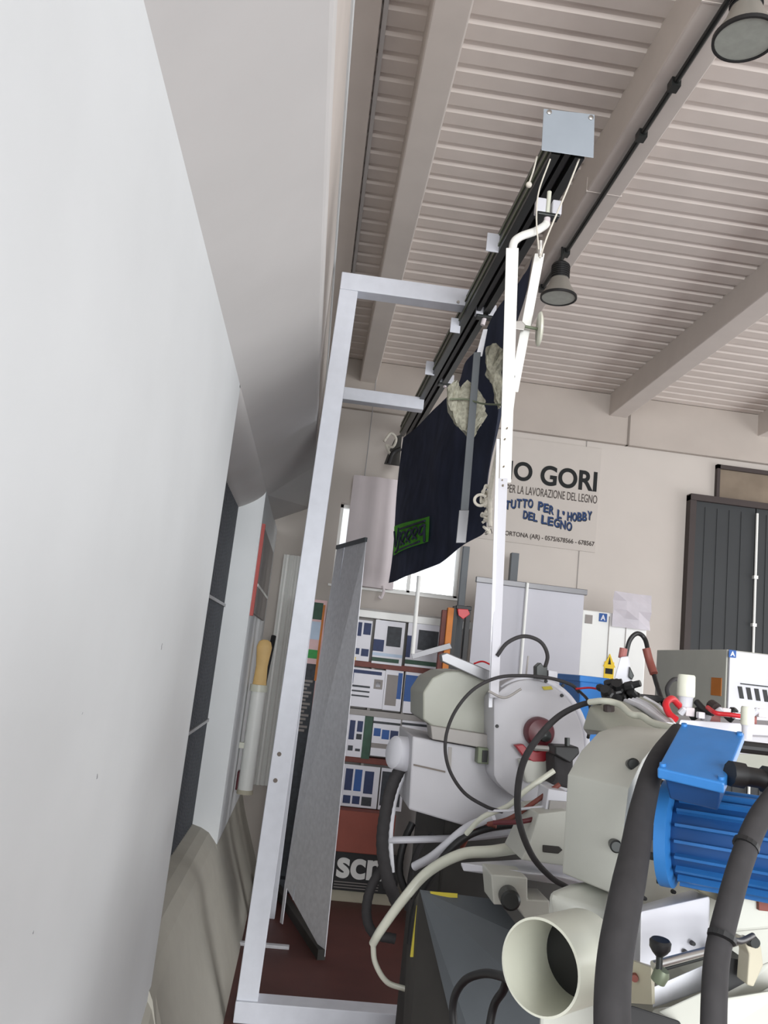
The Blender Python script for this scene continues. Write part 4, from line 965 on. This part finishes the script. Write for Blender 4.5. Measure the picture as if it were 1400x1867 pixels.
hose([(960, 1542, 2.6), (900, 1552, 2.6), (840, 1558, 2.65), (780, 1590, 2.7), (735, 1640, 2.7), (695, 1695, 2.75), (680, 1720, 2.8)], lambda u: .019 - .006 * u, 'pvc', 'flexible_hose', 'cream hose curving under the white table plate to the floor')
hose([(680, 1718, 2.85), (684, 1755, 2.9), (705, 1790, 2.95), (738, 1803, 3.0)], .009, 'pvc', 'cable', 'thin cream cable curling on the dark red floor', 'cable')
hose([(900, 1490, 2.7), (850, 1510, 2.75), (790, 1560, 2.8), (755, 1580, 2.85)], .014, 'machinelight', 'flexible_hose', 'pale pipe lying along the black sweeping hose')
hose([(1010, 1405, 2.5), (960, 1440, 2.5), (925, 1470, 2.55), (880, 1490, 2.6), (850, 1520, 2.65)], .008, 'pvc', 'cable', 'pale cable running down right of the grey casing', 'cable')
hose([(1020, 1430, 2.45), (975, 1462, 2.45), (930, 1492, 2.5), (890, 1503, 2.55)], .007, 'wood', 'cable', 'brownish cable below the pale cable by the casing', 'cable')
hose([(985, 1490, 2.4), (950, 1498, 2.4), (900, 1500, 2.45)], .007, 'redknob', 'cable', 'dark red cable under the round guard', 'cable')
hose([(1000, 1470, 2.42), (960, 1474, 2.45), (930, 1478, 2.5), (890, 1478, 2.52)], .004, 'machinelight', 'cable', 'thin white cable crossing under the round guard', 'cable')
hose([(830, 1900, 2.0), (826, 1830, 2.0), (845, 1790, 1.95), (880, 1775, 1.85), (915, 1780, 1.75), (935, 1790, 1.65)], .009, 'black', 'cable', 'black cable looping over the slate cover left of the dust port', 'cable')
hose([(925, 1778, 1.8), (918, 1805, 1.85), (900, 1835, 1.9), (888, 1900, 1.9)], .009, 'black', 'cable', 'black cable falling straight down in front of the slate cover', 'cable')
hose([(864, 1210, 2.9), (880, 1206, 2.88), (898, 1214, 2.86)], .003, 'red', 'cable', 'thin red wire above the olive hood', 'cable')
hose([(1050, 1256, 2.48), (1075, 1254, 2.45), (1098, 1258, 2.4)], .003, 'red', 'cable', 'thin red wire crossing the blue bin', 'cable')
hose([(890, 1260, 2.6), (920, 1272, 2.6), (950, 1256, 2.6)], .004, 'shelfgrey', 'cable', 'short grey cable at the foot of the white pole', 'cable')
hose([(752, 1500, 3.1), (735, 1540, 3.1), (728, 1590, 3.1), (745, 1640, 3.1)], .014, 'black', 'flexible_hose', 'black hose bend under the left end of the grey casing', ribs=.012)
hose([(790, 1520, 3.0), (765, 1545, 3.0), (750, 1590, 3.0), (742, 1660, 2.98)], .010, 'blackrub', 'flexible_hose', 'thin dark hose dropping behind the sweeping black hose')
hose([(905, 1506, 2.7), (880, 1500, 2.72), (860, 1512, 2.75), (842, 1545, 2.78)], .008, 'wood', 'cable', 'reddish brown cable under the bottom edge of the grey casing', 'cable')
# connector cluster
c = at(1140, 1262, 2.1); t = thing('plug_cluster', 'cluster of black cable glands on top of the cream machine', 'connector', c)
random.seed(3)
for k, (px, py, r_) in enumerate(((1108, 1265, .018), (1124, 1256, .02), (1142, 1262, .018), (1158, 1272, .016), (1132, 1275, .018), (1116, 1246, .012), (1150, 1250, .012), (1100, 1256, .010))):
    c = at(px, py, 2.1 + .02 * (k % 3)); obj('gland', lathe([(-.02, r_ * .8), (-.014, r_), (.005, r_), (.008, r_ * .75), (.026, r_ * .7)], c, Vector((random.uniform(-1, 1), -.6, random.uniform(-.3, 1))), seg=8), 'black', t, smooth=False)
obj('bracket', hull([at(x, y_, Y_) for x, y_ in ((1155, 1264), (1200, 1268), (1215, 1275), (1200, 1282), (1152, 1280)) for Y_ in (2.1, 2.2)], .003), 'black', t)
obj('lower_gland', lathe([(-.01, .013), (.02, .013), (.03, .008)], at(1110, 1294, 1.95), (0, -.2, -1), seg=10), 'frame_brown', t)
c = at(1135, 1235, 2.28); t = thing('grey_plug', 'light grey plug standing upright under the looped black cable', 'plug', c)
obj('shell', hull([at(x, y_, Y_) for x, y_ in ((1131, 1198), (1146, 1196), (1152, 1240), (1146, 1256), (1122, 1250), (1120, 1236)) for Y_ in (2.26, 2.31)], .004), 'machinelight', t)
obj('latch', hull([at(x, y_, Y_) for x, y_ in ((1148, 1215), (1156, 1232), (1152, 1240), (1146, 1234)) for Y_ in (2.25, 2.28)], .002), 'darkalu', t)
obj('collar', ptube([(1137, 1182, 2.29), (1134, 1200, 2.29)], .011, smooth=False), 'rustwire', t)
# capacitors
def pot(px, py0, py1, Y, r, lab):
    a_ = at(px, py1, Y); b_ = at(px, py0, Y); b_.x = a_.x; 
    t = thing('filter_cup', lab, 'cup', a_, 'white cups on top of the machine')
    obj('cup', lathe([(0, r * .96), (.004, r), ((b_ - a_).length - .004, r * .97), ((b_ - a_).length, r * .85)], a_, (0, 0, 1), seg=28), 'pvc', t, smooth=True)
    obj('base_ring', lathe([(-.03, r * .75), (-.004, r * .8), (0, r * .9)], a_, (0, 0, 1), seg=20), 'machinelight', t, smooth=True)
pot(1250, 1230, 1270, 2.0, .0215, 'pale round cup in front of the cream control cabinet')
pot(1362, 1288, 1322, 1.8, .0145, 'smaller pale cup right above the blue terminal box')
hose([(1220, 1276, 2.3), (1216, 1255, 2.3), (1226, 1240, 2.32), (1236, 1238, 2.35)], .006, 'blackrub', 'cable', 'black cable bend behind the pale cup', 'cable')
hose([(1238, 1286, 1.95), (1225, 1274, 1.93), (1214, 1283, 1.9), (1219, 1300, 1.88), (1232, 1312, 1.86)], .008, 'red', 'red_tube', 'bright red looped tube beside the pale cup', 'tube')
hose([(1240, 1290, 2.0), (1232, 1278, 2.02), (1222, 1276, 2.03), (1212, 1280, 2.03)], .0065, 'red', 'red_tube', 'second red tube loop behind the first one', 'tube')
hose([(1290, 1290, 1.95), (1305, 1300, 1.9), (1330, 1303, 1.9), (1352, 1306, 1.9)], .0055, 'red', 'red_tube', 'thin red tube left of the smaller pale cup', 'tube')
hose([(1075, 1280, 2.0), (1100, 1278, 1.95), (1128, 1284, 1.9), (1150, 1302, 1.82), (1170, 1306, 1.78), (1190, 1318, 1.72), (1228, 1328, 1.62)], .0075, 'pvc', 'cable', 'cream cable lying over the top of the guard cover', 'cable')
for k in range(6):
    o_ = k * 7
    hose([(1140 + o_, 1278 - k, 2.06), (1165 + o_, 1288, 2.0), (1190 + o_ * .7, 1305, 1.92), (1215 + o_ * .4, 1322, 1.8)], .0058, ('machinegrey', 'galv', 'machinelight', 'machinegrey', 'machineolive', 'galv')[k], 'cable', ('grey cable first from the left in the bundle behind the blue box', 'galvanised looking cable second from left in the bundle behind the blue box', 'whitish cable third from left in the bundle behind the blue box', 'grey cable fourth from left in the bundle behind the blue box', 'olive cable fifth from left in the bundle behind the blue box', 'metallic cable rightmost in the bundle behind the blue box')[k], 'cable')
t = thing('valve_block', 'jumble of small valves and fittings between the cups behind the blue box', 'valves', at(1290, 1310, 1.95))
for k in range(14):
    px = 1244 + k * 11; py = 1302 + (k * 37 % 17) - 6; c = at(px, py, 1.95 + (k % 3) * .03); s_ = .008 + .006 * ((k * 7) % 3) / 2
    m = ('machinelight', 'pinkgrey', 'darkalu', 'paper', 'machinegrey', 'rustwire')[k % 6]
    bm = box(c - Vector((s_, s_, s_ * .8)), c + Vector((s_, s_, s_ * 1.1)), .002) if k % 2 else lathe([(-s_, s_), (s_, s_ * .9), (s_ * 1.4, s_ * .5)], c, Vector((random.uniform(-1, 1), -.4, .6)), seg=10)
    obj('fitting', bm, m, t)
obj('manifold', hull([at(x, y_, Y_) for x, y_ in ((1240, 1312), (1400, 1322), (1420, 1345), (1232, 1335)) for Y_ in (1.93, 2.0)], .003), 'machinelight', t)
obj('dark_fitting', ptube([(1270, 1280, 2.0), (1285, 1295, 1.97), (1300, 1300, 1.95)], .008), 'black', t, smooth=True)
obj('dark_fitting', ptube([(1296, 1285, 2.02), (1306, 1292, 2.0)], .014, smooth=False), 'frame_brown', t)
